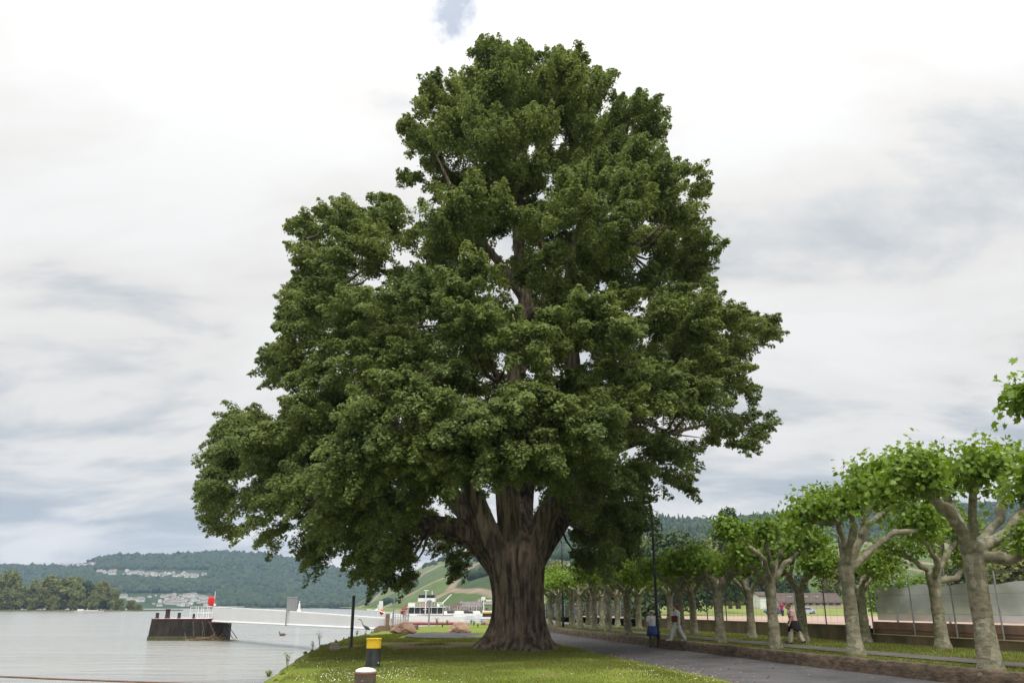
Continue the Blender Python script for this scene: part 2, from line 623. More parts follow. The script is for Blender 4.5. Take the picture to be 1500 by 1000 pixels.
# low stone kerb wall between road and promenade
STONE = mat('kerb_stone', (0.175, 0.125, 0.085), (0.06, 0.046, 0.033), scale=2.6, stretch=(1, 1, 2.2), rough=0.95, bump=0.9, bscale=7, bdist=0.06)
kw = MB()
yy = np.arange(-20, 150.1, 0.5)
vs, fs = [], []
for i, y in enumerate(yy):
    x = float(interp(KERB, y))
    w = gnoise(2, y, 1.3, 0.03)
    h = PZ + 0.045 + gnoise(7, y, 0.9, 0.02)
    vs += [(x - 0.03 + w, y, -0.05), (x + w * 0.6, y, h * 0.5), (x + 0.02 + w, y, h - 0.03), (x + 0.06 + w, y, h), (x + 0.30, y, h), (x + 0.32, y, 0.0)]
for i in range(len(yy) - 1):
    for k in range(5):
        fs.append((i * 6 + k, i * 6 + k + 1, (i + 1) * 6 + k + 1, (i + 1) * 6 + k))
kerbwall = kw.add(vs, fs).build('kerb_wall', STONE, smooth=True)
tag(kerbwall, 'low mossy brown stone kerb wall along the edge of the road', 'wall')

# promenade (grass with a footpath), court level and grass bank behind the wall
GRASS2 = mat('promenade_grass', (0.15, 0.165, 0.03), (0.10, 0.135, 0.022), scale=0.8, rough=0.95, bump=0.6, bscale=12)
pr = MB()
yy = np.concatenate([np.arange(-20, 150.1, 2.0)])
vs = []
for y in yy:
    l = float(interp(KERB, y)) + 0.28
    r = max(wall_x(y) + 0.4, l + 2) if y < 75 else l + 40
    for k in range(7):
        x = l + (r - l) * k / 6
        vs.append((x, y, PZ + gnoise(x, y, 0.3, 0.03)))
pr.add(vs, [(i * 7 + k, i * 7 + k + 1, (i + 1) * 7 + k + 1, (i + 1) * 7 + k) for i in range(len(yy) - 1) for k in range(6)])
kind(pr.build('promenade_grass', GRASS2, smooth=True), 'structure')
strip('footpath', lambda y: float(interp(KERB, y)) + 1.75, lambda y: float(interp(KERB, y)) + 3.25, -20, 140, PZ + 0.045, PATHM, 1.0, 0.06)
CLAY = mat('court_clay', (0.34, 0.25, 0.20), (0.28, 0.20, 0.155), scale=0.7, rough=0.95)
crt = MB()
vs = []
yy = np.arange(8, 88.1, 4)
for y in yy:
    vs += [(wall_x(y) + 0.3, y, 0.95), (wall_x(y) + 46, y, 0.95)]
kind(crt.add(vs, [(2 * i, 2 * i + 1, 2 * i + 3, 2 * i + 2) for i in range(len(yy) - 1)]).build('clay_court', CLAY), 'structure')
bk = MB()
vs = []
BROWS = [(82, 0.93), (86, 0.93), (92, 0.75), (110, 0.45), (150, 0.25), (205, 0.2), (250, 1.2), (300, 2.4), (360, 4.0)]
for y, z in BROWS:
    for k in range(6):
        x = wall_x(min(y, 90)) - 0.0 + k * 40
        vs.append((x, y, z))
bk.add(vs, [(i * 6 + k, i * 6 + k + 1, (i + 1) * 6 + k + 1, (i + 1) * 6 + k) for i in range(len(BROWS) - 1) for k in range(5)])
GRASS3 = mat('meadow_grass', (0.18, 0.20, 0.045), (0.125, 0.155, 0.035), scale=0.3, rough=0.95)
kind(bk.build('meadow_bank', GRASS3, smooth=True), 'structure')

# ------------------------------------------------------------------ hills
def elev(y):
    """elevation angle (deg) of photo row y at the picture's middle column"""
    return math.degrees(PITCH - math.atan((y - 500) / F))


class Hill:
    def __init__(s, ridge, foot, top, base, seed, amp):
        s.ridge, s.foot, s.top, s.base, s.seed, s.amp = ridge, foot, top, base, seed, amp

    def col(s, c):
        e = math.tan(math.radians(elev(float(interp(s.ridge, c)))))
        return float(interp(s.foot, c)), float(interp(s.top, c)), e

    def z(s, c, d):
        f, t, e = s.col(c)
        k = min(1, max(0, (d - f) / (t - f)))
        S = k ** 0.85 * (0.55 + 0.45 * k) if k < 1 else 1
        H = EYE + t * e - s.base
        x, y = s.xy(c, d)
        return s.base + H * S + (mnoise.fractal(Vector((x * 0.0032, y * 0.0032, s.seed)), 1.0, 2.0, 4) * s.amp * math.sin(PI * min(k, 0.97)) if k > 0 else 0)

    def xy(s, c, d):
        # column c of the photo, roughly, as a direction on the ground
        return d * CP * (c - 750) / F, d

    def hit(s, c, y):
        f, t, e = s.col(c)
        te = math.tan(math.radians(elev(y)))
        for i in range(200):
            d = f + (t - f) * i / 199
            if s.z(c, d) - EYE >= d * te:
                break
        x, yy_ = s.xy(c, d)
        return (x, yy_, s.z(c, d))

    def build(s, name, c0, c1, step, m, rows=46):
        cs = np.arange(c0, c1 + 1, step)
        mb = MB()
        n = rows + 2
        vs = []
        for c in cs:
            f, t, e = s.col(c)
            for i in range(rows + 1):
                d = f + (t - f) * i / rows
                vs.append((*s.xy(c, d), s.z(c, d)))
            vs.append((*s.xy(c, min(t + 500, 3250)), s.base))
        fs = [(j * n + i, (j + 1) * n + i, (j + 1) * n + i + 1, j * n + i + 1) for j in range(len(cs) - 1) for i in range(n - 1)]
        return kind(mb.add(vs, fs).build(name, m, smooth=True), 'structure')


WOOD = mat('forest_floor', (0.040, 0.062, 0.026), (0.026, 0.044, 0.020), scale=0.012, rough=1.0, bump=0.5, bscale=0.12, bdist=4.0, spec=0.05)
left_hill = Hill([(-500, 835), (0, 829), (40, 831), (75, 829), (120, 823), (145, 816), (200, 813), (260, 812), (310, 808), (350, 809), (400, 815), (440, 824), (480, 832), (520, 838), (580, 848), (700, 860)],
                 [(-500, 1500), (100, 1450), (560, 1700), (700, 1750)], [(-500, 2500), (200, 2600), (560, 2700), (700, 2700)], WATER_Z - 0.6, 1.3, 14)
left_hill.build('wooded_hill', -480, 700, 8, WOOD)


def vineyard_material():
    m = bpy.data.materials.new('vineyard_slopes')
    m.use_nodes = True
    nt = m.node_tree
    b = nt.nodes['Principled BSDF']
    b.inputs['Roughness'].default_value = 1.0
    b.inputs['Specular IOR Level'].default_value = 0.05
    tc = nd(nt, 'ShaderNodeTexCoord')
    mp = nd(nt, 'ShaderNodeMapping')
    mp.inputs['Scale'].default_value = (0.0085, 0.0022, 0.006)
    mp.inputs['Rotation'].default_value = (0, 0, 0.35)
    nt.links.new(tc.outputs['Object'], mp.inputs['Vector'])
    wn = nd(nt, 'ShaderNodeTexNoise', Scale=1.6, Detail=2)
    nt.links.new(mp.outputs[0], wn.inputs['Vector'])
    va = nd(nt, 'ShaderNodeVectorMath', operation='MULTIPLY_ADD')
    va.inputs[1].default_value = (0.35, 0.35, 0.35)
    nt.links.new(wn.outputs['Color'], va.inputs[0])
    nt.links.new(mp.outputs[0], va.inputs[2])
    vc = nd(nt, 'ShaderNodeTexVoronoi', Scale=1.0)
    ve = nd(nt, 'ShaderNodeTexVoronoi', Scale=1.0, feature='DISTANCE_TO_EDGE')
    for v in (vc, ve):
        nt.links.new(va.outputs[0], v.inputs['Vector'])
    sp_ = nd(nt, 'ShaderNodeSeparateColor')
    nt.links.new(vc.outputs['Color'], sp_.inputs[0])
    r = ramp(nt, [(0.0, (0.065, 0.095, 0.032)), (0.35, (0.085, 0.118, 0.040)), (0.62, (0.115, 0.138, 0.052)), (0.78, (0.045, 0.068, 0.028)), (0.92, (0.17, 0.14, 0.09))])
    r.color_ramp.interpolation = 'CONSTANT'
    nt.links.new(sp_.outputs[0], r.inputs['Fac'])
    re = ramp(nt, [(0.025, (1, 1, 1)), (0.05, (0, 0, 0))])
    nt.links.new(ve.outputs['Distance'], re.inputs['Fac'])
    n2 = nd(nt, 'ShaderNodeTexNoise', Scale=0.05, Detail=5)
    nt.links.new(tc.outputs['Object'], n2.inputs['Vector'])
    r2 = ramp(nt, [(0.3, (0.75, 0.75, 0.75)), (0.7, (1.2, 1.2, 1.2))])
    nt.links.new(n2.outputs['Fac'], r2.inputs['Fac'])
    mx = nd(nt, 'ShaderNodeMix', data_type='RGBA')
    nt.links.new(re.outputs['Color'], mx.inputs[0])
    nt.links.new(r.outputs['Color'], mx.inputs[6])
    mx.inputs[7].default_value = (0.20, 0.16, 0.11, 1)
    mu = nd(nt, 'ShaderNodeMix', data_type='RGBA', blend_type='MULTIPLY')
    mu.inputs[0].default_value = 1
    nt.links.new(mx.outputs[2], mu.inputs[6])
    nt.links.new(r2.outputs['Color'], mu.inputs[7])
    nt.links.new(mu.outputs[2], b.inputs['Base Color'])
    return m


right_hill = Hill([(480, 896), (505, 892), (540, 874), (590, 846), (620, 827), (660, 813), (700, 802), (760, 792), (870, 775), (970, 763), (1050, 763), (1100, 759), (1140, 755), (1290, 744), (1340, 741), (1500, 738), (1800, 735)],
                  [(480, 1500), (505, 1300), (540, 1000), (590, 700), (640, 520), (700, 420), (800, 380), (1800, 380)],
                  [(480, 1900), (540, 1700), (640, 1500), (900, 1500), (1800, 1350)], -0.4, 4.7, 9)
right_hill.build('vineyard_hill', 482, 1800, 6, vineyard_material())


def lumps(name, hill, n, c0, c1, kmin, r0, r1, m, g, avoid=None, spikes=0.0, ztest=None):
    bm = bmesh.new()
    bmesh.ops.create_icosphere(bm, subdivisions=1, radius=1)
    T = np.array([v.co[:] for v in bm.verts])
    Fc = np.array([[v.index for v in f.verts] for f in bm.faces])
    bm.free()
    Vs, Fs = [], []
    k = 0
    while k < n:
        c = g.uniform(c0, c1)
        f, t, e = hill.col(c)
        km = kmin(c) if callable(kmin) else kmin
        kk = g.uniform(km, 1.0)
        d = f + (t - f) * kk
        x, y = hill.xy(c, d)
        z = hill.z(c, d)
        py = None
        if avoid:
            el = math.atan2(z - EYE, d)
            py = 500 + F * math.tan(PITCH - el)
            if avoid(c, py):
                k += 0.2
                continue
        r = g.uniform(r0, r1)
        s = np.array([r, r, r * g.uniform(0.75, 1.15)])
        if g.random() < spikes:
            s = np.array([r * 0.5, r * 0.5, r * 2.0])
        V = T * s * (1 + 0.22 * g.normal(size=(len(T), 1))) + np.array([x, y, z + s[2] * 0.35])
        Fs.append(Fc + len(Vs) * len(T))
        Vs.append(V)
        k += 1
    V = np.concatenate(Vs)
    Fa = np.concatenate(Fs)
    me = bpy.data.meshes.new(name)
    me.vertices.add(len(V))
    me.vertices.foreach_set('co', V.reshape(-1).astype(np.float32))
    me.loops.add(Fa.size)
    me.loops.foreach_set('vertex_index', Fa.reshape(-1).astype(np.int32))
    me.polygons.add(len(Fa))
    me.polygons.foreach_set('loop_start', np.arange(0, Fa.size, 3, dtype=np.int32))
    me.materials.append(m)
    me.update(calc_edges=True)
    return kind(link(name, me), 'stuff')


FOREST = leaf_mat('forest_canopy', [(0, (0.019, 0.034, 0.016)), (0.5, (0.026, 0.044, 0.019)), (0.9, (0.036, 0.055, 0.023)), (1, (0.050, 0.068, 0.028))], trans=0.0, rough=0.9)


def house_zone(c, y):
    return (128 < c < 302 and 834 < y < 846) or (74 < c < 130 and 823 < y < 831) or (168 < c < 312 and 868 < y < 893) or (200 < c < 290 and 846 < y < 851)


lumps('hillside_forest', left_hill, 14000, -40, 600, 0.02, 4, 8.5, FOREST, np.random.default_rng(3), house_zone)
lumps('ridge_forest', right_hill, 4200, 800, 1560, lambda c: 0.5, 3.5, 6.5, FOREST, np.random.default_rng(4), None, 0.12)
lumps('vineyard_copse', right_hill, 330, 560, 900, 0.10, 4, 7, FOREST, np.random.default_rng(5),
      lambda c, y: not ((840 < y < 852 and 660 < c < 720) or (826 < y < 832) or (y > 882 and c < 650) or (852 < y < 862 and 560 < c < 610) or y < 822))

# ------------------------------------------------------------------ houses far off
HWALL = mat('house_plaster', (0.74, 0.73, 0.70), (0.60, 0.58, 0.54), scale=0.2, rough=0.9)
HROOF = mat('roof_tile_grey', (0.20, 0.18, 0.17), (0.14, 0.125, 0.12), scale=1, rough=0.9)
HROOFR = mat('roof_tile_red', (0.26, 0.12, 0.085), (0.19, 0.09, 0.07), scale=1, rough=0.9)


def gable(w, l, h, rh, ov=0.4):
    wl, rf, wn = MB(), MB(), MB()
    wl.box((0, 0, h / 2), (l, w, h))
    wl.add([(-l / 2, -w / 2, h), (-l / 2, w / 2, h), (-l / 2, 0, h + rh * 0.97), (l / 2, -w / 2, h), (l / 2, w / 2, h), (l / 2, 0, h + rh * 0.97)], [(0, 2, 1), (3, 4, 5)])
    L, W = l / 2 + ov, w / 2 + ov
    dz = rh * ov / (w / 2)
    rf.add([(-L, -W, h - dz), (L, -W, h - dz), (L, 0, h + rh), (-L, 0, h + rh), (-L, W, h - dz), (L, W, h - dz),
            (-L, -W, h - dz - .25), (L, -W, h - dz - .25), (L, 0, h + rh - .25), (-L, 0, h + rh - .25), (-L, W, h - dz - .25), (L, W, h - dz - .25)],
           [(0, 1, 2, 3), (3, 2, 5, 4), (6, 9, 8, 7), (9, 10, 11, 8), (0, 6, 7, 1), (4, 5, 11, 10), (0, 3, 9, 6), (3, 4, 10, 9), (1, 7, 8, 2), (2, 8, 11, 5)])
    n = max(2, int(l // 3))
    for k in range(n):
        for fl in range(max(1, int(h // 2.7))):
            x = -l / 2 + l * (k + 0.5) / n
            for s in (-1, 1):
                wn.box((x, s * (w / 2 + 0.02), 1.5 + fl * 2.7), (1.1, 0.08, 1.3))
    return wl, rf, wn


def house_proto(w, l, h, rh, roof):
    m = MB()
    wl, rf, wn = gable(w, l, h, rh)
    for mb, mi in ((wl, 0), (rf, 1), (wn, 2)):
        m.add(mb.v, mb.f, mi)
    return m.mesh('house', [HWALL, roof, GLASS])


protos = [house_proto(8, 11, 6, 2.6, HROOF), house_proto(9, 9, 5.5, 3.2, HROOFR), house_proto(10, 16, 8.5, 2.2, HROOF), house_proto(7, 10, 5, 2.4, HROOF)]
g = np.random.default_rng(11)


def houses(n, cfun, yfun, label, group):
    for i in range(n):
        c = cfun()
        p = left_hill.hit(c, yfun(c))
        o = link('house', protos[(0, 2, 3, 0, 2, 3, 1)[g.integers(0, 7)]], loc=(p[0], p[1], p[2] - 1.0), rz=g.uniform(-1.5, 1.5))
        s = g.uniform(0.5, 0.85)
        o.scale = (s, s, s)
        tag(o, label, 'house', group)


houses(84, lambda: g.uniform(134, 300) if g.random() < 0.85 else g.uniform(195, 290), lambda c: 838 + (c - 134) * 0.035 + g.uniform(-2.6, 3.0), 'tiny white house in the long row halfway up the wooded hill', 'houses in the row halfway up the hill')
houses(26, lambda: g.uniform(74, 130), lambda c: 829.5 - (c - 74) * 0.085 + g.uniform(-0.5, 2.5), 'tiny pale house on the crest of the wooded hill above the island', 'houses on the crest of the hill')
houses(78, lambda: g.uniform(165, 312) if g.random() < 0.35 else g.normal(268, 22), lambda c: g.uniform(871, 888), 'tiny white house in the village at the foot of the wooded hill', 'houses in the village by the river')

# ------------------------------------------------------------------ generic trees
def crown_mesh(name, lobes, n, size, m, g, up=0.5, shell=0.55, tmpl=LEAF4):
    """leafy crown: many leaf-sized faces through a set of lobes (cx, cy, cz, rx, ry, rz)"""
    L = np.array(lobes, float)
    vol = (L[:, 3] * L[:, 4] * L[:, 5]) ** (2 / 3)
    pick = g.choice(len(L), n, p=vol / vol.sum())
    d = g.normal(size=(n, 3))
    d /= np.linalg.norm(d, axis=1, keepdims=True)
    rad = shell + (1.05 - shell) * g.random(n) ** 0.7
    lump = 1 + 0.16 * np.sin(d[:, 0] * 7 + pick) * np.cos(d[:, 2] * 6 + pick * 2) + 0.08 * g.normal(size=n)
    P = L[pick, :3] + d * L[pick, 3:] * (rad * lump)[:, None]
    nr = d + np.array([0, 0, up]) + 0.7 * g.normal(size=(n, 3))
    return faces_mesh(name, tmpl, P, frames(nr, g), size * g.uniform(0.65, 1.3, n), m)


def tree_meshes(seed, H, W, kindof, n, size, m, lean=0.0):
    g = np.random.default_rng(seed)
    lobes = []
    if kindof == 'round':
        for i in range(16):
            a, z = g.uniform(0, 2 * PI), g.uniform(0.14, 0.9)
            rr = W * 0.5 * math.sin(PI * min(0.95, z * 0.85 + 0.12)) * g.uniform(0.35, 0.8)
            r = W * g.uniform(0.15, 0.26)
            lobes.append((rr * math.cos(a), rr * math.sin(a), z * H - 0.05 * H, r, r, r * g.uniform(0.8, 1.1)))
        lobes.append((0, 0, 0.5 * H, W * 0.33, W * 0.33, H * 0.36))
    elif kindof == 'column':
        for i in range(14):
            z = 0.12 + 0.82 * i / 13
            r = W * 0.5 * (0.55 + 0.5 * math.sin(PI * z ** 0.8)) * g.uniform(0.8, 1.1)
            lobes.append((g.normal() * W * 0.1, g.normal() * W * 0.1, z * H, r, r, H * 0.07))
    else:  # willow: low and wide, down to the water
        for i in range(18):
            a, z = g.uniform(0, 2 * PI), g.uniform(0.08, 0.85)
            rr = W * 0.5 * math.cos(z * 1.3) * g.uniform(0.3, 0.9)
            r = W * g.uniform(0.13, 0.24)
            lobes.append((rr * math.cos(a), rr * math.sin(a), z * H, r, r, r * g.uniform(0.9, 1.4)))
        lobes.append((0, 0, 0.42 * H, W * 0.34, W * 0.34, H * 0.4))
    cm = crown_mesh('crown', lobes, n, size, m, g)
    tb = MB()
    tb.tube([(0, 0, -0.4), (0.1, 0, H * 0.3), (lean, 0, H * 0.62), (lean, 0, H * 0.8)], [H * 0.028, H * 0.02, H * 0.012, H * 0.004], 8)
    for i in range(5):
        a = i * 1.3 + seed
        z = H * (0.3 + 0.07 * i)
        tb.tube([(0, 0, z), (W * 0.15 * math.cos(a), W * 0.15 * math.sin(a), z + H * 0.1), (W * 0.3 * math.cos(a), W * 0.3 * math.sin(a), z + H * 0.18)], [H * 0.012, H * 0.008, H * 0.003], 6)
    return cm, tb.mesh('trunk', BARK, True)


def plant_tree(name, label, cm, tm, loc, rz=0, s=1.0, group=None, sz=None):
    t = thing(name, label, 'tree', loc, rz, group)
    link('trunk', tm, t)
    link('crown', cm, t)
    t.scale = (s, s, sz or s)
    return t


# island across the water: trees down to the waterline
ISL_D = 700.0
isl = MB()
pts = []
for c in np.linspace(-260, 207, 60):
    x = ISL_D * CP * (c - 750) / F
    pts.append((x, ISL_D - 6 + gnoise(c, 0, 0.05, 6)))
back = [(x, 790.0) for x, _ in reversed(pts)]
isl.prism(pts + back, WATER_Z - 0.5, WATER_Z + 0.9)
kind(isl.build('island', mat('island_bank', (0.16, 0.15, 0.07), (0.09, 0.10, 0.035), scale=0.15, rough=1)), 'structure')
iv = [tree_meshes(21, 22, 17, 'willow', 7500, 1.25, FAR_LEAF), tree_meshes(22, 25, 17, 'round', 7500, 1.25, FAR_LEAF), tree_meshes(23, 24, 15, 'round', 5200, 1.2, DARK_LEAF), tree_meshes(24, 12, 12, 'willow', 3000, 1.0, FAR_LEAF)]
g = np.random.default_rng(12)
# (column, top row, variant, spread)
ISL = [(-60, 838, 1, 1), (-25, 842, 0, 1), (8, 834, 1, 1.0), (24, 850, 0, 0.9), (52, 846, 0, 1.1), (70, 841, 1, 1), (88, 844, 0, 1.1), (104, 843, 1, 1.0), (126, 848, 2, 1.15), (112, 852, 0, 0.9),
       (146, 850, 1, 0.9), (160, 857, 0, 0.95), (136, 862, 0, 0.7), (174, 876, 3, 1.0), (192, 878, 3, 1.0), (46, 876, 3, 0.8), (2, 858, 0, 1), (78, 872, 3, 1.0), (203, 884, 3, 0.7)]
ISLAB = {8: 'dark green round tree on the island, darkest of the island trees', 0: 'tall pale tree on the island beyond the picture edge', 2: 'tallest round tree at the near end of the island by the picture edge', 18: 'last low bush-like willow at the downstream tip of the island', 15: 'low bushy willow standing at the water in front of the tall island trees'}
for i, (c, y, v, s) in enumerate(ISL):
    d = ISL_D + 8 + g.uniform(0, 26) + (14 if y < 850 else 0)
    top = EYE + d * math.tan(math.radians(elev(y)))
    h = (top - (WATER_Z + 0.7))
    H0 = (22, 25, 24, 12)[v]
    lab = ISLAB.get(i)
    if lab is None:
        lab = {0: 'pale green spreading willow in the island tree line across the river', 1: 'olive green round tree in the island tree line across the river', 3: 'low grey green willow in the island tree line across the river'}[v]
    plant_tree('island_tree', lab, *iv[v], (d * CP * (c - 750) / F, d, WATER_Z + 0.7), g.uniform(0, 6), s * max(0.75, h / H0), 'trees on the island', h / H0)
# barge lying low by the island
bg = thing('barge', 'low pale barge lying on the water in front of the island trees', 'boat', (*at_d(130, 893, 655)[:2], WATER_Z))
hb = MB()
hb.prism([(-10, -1.5), (9, -1.5), (11.5, 0), (9, 1.5), (-10, 1.5), (-11, 0)], -0.4, 0.7)
hb.build('hull', mat('barge_paint', (0.5, 0.42, 0.36), (0.4, 0.34, 0.3), rough=0.7), bg)
MB().box((-6, 0, 1.25), (4, 2.2, 1.1), bev=0.1).build('cabin', WHITE, bg)
MB().box((2, 0, 0.85), (9, 2.0, 0.3), bev=0.06).build('hatch_cover', WHITE, bg)

# ------------------------------------------------------------------ trees between promenade and hill
mv = [tree_meshes(31, 13, 11, 'round', 5200, 0.62, DARK_LEAF), tree_meshes(32, 14, 12, 'round', 5200, 0.62, FAR_LEAF), tree_meshes(33, 18, 3.4, 'column', 3200, 0.55, DARK_LEAF), tree_meshes(34, 6, 9, 'willow', 3800, 0.45, PLANE_LEAF)]
MID = [  # (col, top row, distance, variant, spread, label)
    (985, 772, 175, 0, 1.2, 'dark mid-distance tree rising behind the street lamp'), (1012, 783, 160, 0, 1.0, 'dark rounded tree behind the plane trees, just past the lamp'),
    (945, 790, 190, 1, 1.1, 'pale tree behind the hanging poplar branches near the lamp'), (1040, 790, 290, 1, 1.1, 'olive tree below the twin columnar trees'),
    (1059, 746, 210, 2, 1.0, 'slimmer of the twin columnar trees above the plane trees'), (1070, 743, 213, 2, 1.25, 'broader of the twin columnar trees above the plane trees'),
    (1085, 815, 300, 0, 1.0, 'dark tree behind the white building'), (1120, 822, 305, 0, 1.2, 'dark tree behind the white house wall, between plane trunks'),
    (1165, 838, 310, 0, 1.2, 'dark tree behind the long brown roof, at its near end'), (1215, 836, 312, 1, 1.1, 'green tree behind the long brown roof, at its middle'),
    (1255, 830, 300, 0, 1.1, 'dark tree behind the far end of the brown roof'), (1300, 845, 120, 3, 1.2, 'bright green bushy tree above the grey windscreen'),
    (1345, 846, 120, 3, 1.3, 'bright green bush above the windscreen, between two plane trunks'), (1390, 826, 130, 1, 1.0, 'olive tree behind the second-row plane tree and windscreen'),
    (1455, 792, 105, 0, 1.0, 'large dark tree behind the fence at the picture edge'), (1490, 800, 95, 1, 1.0, 'pale green tree behind the gate frame at the picture edge'), (1425, 815, 115, 0, 1.0, 'dark tree behind the thick near plane trunk'),
    (900, 800, 230, 1, 1.2, 'pale far tree seen under the poplar crown'), (860, 812, 220, 0, 1.2, 'dark far tree behind the plane row under the poplar crown'), (815, 822, 230, 1, 1.2, 'far tree beside the poplar trunk above the plane row'),
    (830, 862, 160, 0, 1.0, 'dark tree closing the end of the promenade'), (880, 855, 165, 0, 1.2, 'dark tree behind the far fence of the promenade'), (925, 858, 280, 0, 1.0, 'dark tree at the promenade end behind the man in the cap'), (960, 850, 285, 0, 1.0, 'dark tree behind the lamp post foot'), (1000, 852, 290, 0, 1.1, 'dark tree behind the woman in white trousers'), (1045, 850, 295, 0, 1.1, 'dark tree behind the fence posts and clay court')]
for c, y, d, v, s, lab in MID:
    p = at_d(c, y, d)
    base = 0.5 if d < 100 else 1.8
    H0 = (13, 14, 18, 6)[v]
    k = (p[2] - base) / H0
    plant_tree('background_tree', lab, *mv[v], (p[0], d, base), c * 0.7, max(0.7, k) * s if v != 2 else s, 'trees beyond the promenade', k)

# ------------------------------------------------------------------ the big poplar
TX, TY = 0.23, 39.9
SIL = [(293, 713), (308, 680), (320, 630), (350, 598), (388, 594), (412, 612), (421, 580), (391, 560), (391, 522), (411, 492), (406, 450), (421, 418), (447, 392), (437, 356), (414, 335), (450, 308),
       (512, 287), (545, 302), (556, 284), (593, 292), (612, 328), (643, 333), (634, 297), (602, 276), (571, 270), (600, 236), (570, 195), (608, 160), (627, 110), (660, 114), (690, 96), (686, 64), (726, 55), (770, 70),
       (820, 74), (857, 72), (871, 100), (896, 94), (904, 134), (940, 137), (968, 150), (979, 180), (964, 226), (1000, 238), (1031, 248), (1041, 282), (1020, 312), (1045, 345), (1064, 371), (1040, 396), (1051, 440), (1100, 456),
       (1142, 470), (1136, 504), (1104, 518), (1090, 552), (1116, 580), (1108, 602), (1134, 622), (1113, 650), (1092, 676), (1058, 664), (1030, 664), (1006, 690), (1021, 728), (985, 722), (955, 715), (936, 738), (940, 795),
       (915, 806), (898, 828), (872, 842), (845, 840), (828, 826), (828, 800), (822, 760), (800, 735), (760, 715), (700, 722), (665, 705), (640, 735), (655, 770), (700, 800), (690, 840), (660, 855), (648, 815), (625, 800),
       (620, 860), (597, 868), (572, 856), (542, 856), (533, 832), (510, 800), (478, 836), (446, 824), (448, 770), (420, 795), (400, 808), (372, 790), (352, 796), (322, 790), (300, 772)]
SILA = np.array(SIL, float)


def in_poly(P, poly):
    x, y = P[:, 0], P[:, 1]
    ins = np.zeros(len(P), bool)
    j = len(poly) - 1
    for i in range(len(poly)):
        xi, yi = poly[i]
        xj, yj = poly[j]
        c = ((yi > y) != (yj > y)) & (x < (xj - xi) * (y - yi) / (yj - yi + 1e-9) + xi)
        ins ^= c
        j = i
    return ins


def dist_poly(P, poly):
    D = np.full(len(P), 1e9)
    for i in range(len(poly)):
        a, b_ = poly[i - 1], poly[i]
        ab = b_ - a
        t = np.clip(((P - a) @ ab) / (ab @ ab + 1e-9), 0, 1)
        q = a + t[:, None] * ab
        D = np.minimum(D, np.linalg.norm(P - q, axis=1))
    return D


# half depth of the crown (m) and centre column for each photo row
ROWC = [(55, 775), (150, 780), (250, 800), (330, 760), (450, 760), (600, 720), (720, 660), (800, 640), (880, 620)]
ROWW = [(55, 90), (110, 140), (180, 200), (250, 225), (330, 300), (450, 350), (560, 380), (650, 420), (720, 380), (800, 340), (880, 150)]


def crown_depth(x, y, s):
    """ground distance of a point of the crown: s = -1 near side .. +1 far side"""
    c, w = interp(ROWC, y), interp(ROWW, y)
    u = np.clip(np.abs(x - c) / w, 0, 1)
    half = 0.84 * (w / 30.0) * np.sqrt(1 - u ** 2 * 0.92)
    return TY + s * half


gp = np.random.default_rng(42)
cand = np.stack([gp.uniform(280, 1155, 60000), gp.uniform(50, 886, 60000)], 1)
cand = cand[in_poly(cand, SILA)]
cd = dist_poly(cand, SILA)
# (photo column, row, radius m, near/far) lobes that stand out on the near side, then a fill
FRONT = [(612, 545, 1.4, -1), (600, 590, 1.7, -1), (560, 620, 1.7, -1), (640, 610, 1.8, -1), (530, 660, 1.7, -1), (520, 700, 1.5, -1), (725, 650, 1.5, -1), (735, 680, 1.2, -1), (690, 640, 1.5, -1), (770, 650, 1.4, -.9),
         (700, 430, 1.7, -1), (650, 455, 1.7, -1), (600, 465, 1.7, -1), (545, 470, 1.8, -.95), (480, 460, 1.8, -.7), (730, 500, 1.6, -1), (690, 500, 1.6, -1), (780, 520, 1.6, -1), (850, 480, 1.9, -1), (890, 500, 1.7, -1), (820, 495, 1.5, -1),
         (900, 300, 1.9, -.9), (850, 290, 1.7, -1), (950, 285, 1.7, -.8), (830, 330, 1.5, -1), (690, 310, 1.6, -.9), (660, 350, 1.6, -.9), (720, 230, 1.6, -.9), (780, 210, 1.7, -.9), (670, 220, 1.6, -.8), (740, 140, 1.4, -.8), (820, 130, 1.4, -.8),
         (980, 330, 1.5, -.7), (1050, 480, 1.6, -.6), (1000, 500, 1.7, -.7), (960, 480, 1.6, -.8), (1000, 590, 1.7, -.7), (940, 590, 1.7, -.9), (890, 620, 1.8, -.95), (850, 640, 1.6, -1), (870, 690, 1.4, -.8), (950, 680, 1.5, -.7),
         (370, 630, 1.6, -.2), (350, 690, 1.7, 0), (420, 660, 1.8, -.5), (470, 640, 1.7, -.7), (450, 720, 1.7, -.4), (400, 740, 1.4, -.2), (490, 560, 1.8, -.8), (430, 540, 1.5, -.4), (540, 540, 1.6, -.95), (520, 340, 1.6, -.4), (560, 380, 1.7, -.7), (470, 390, 1.5, -.4), (580, 340, 1.5, -.5)]
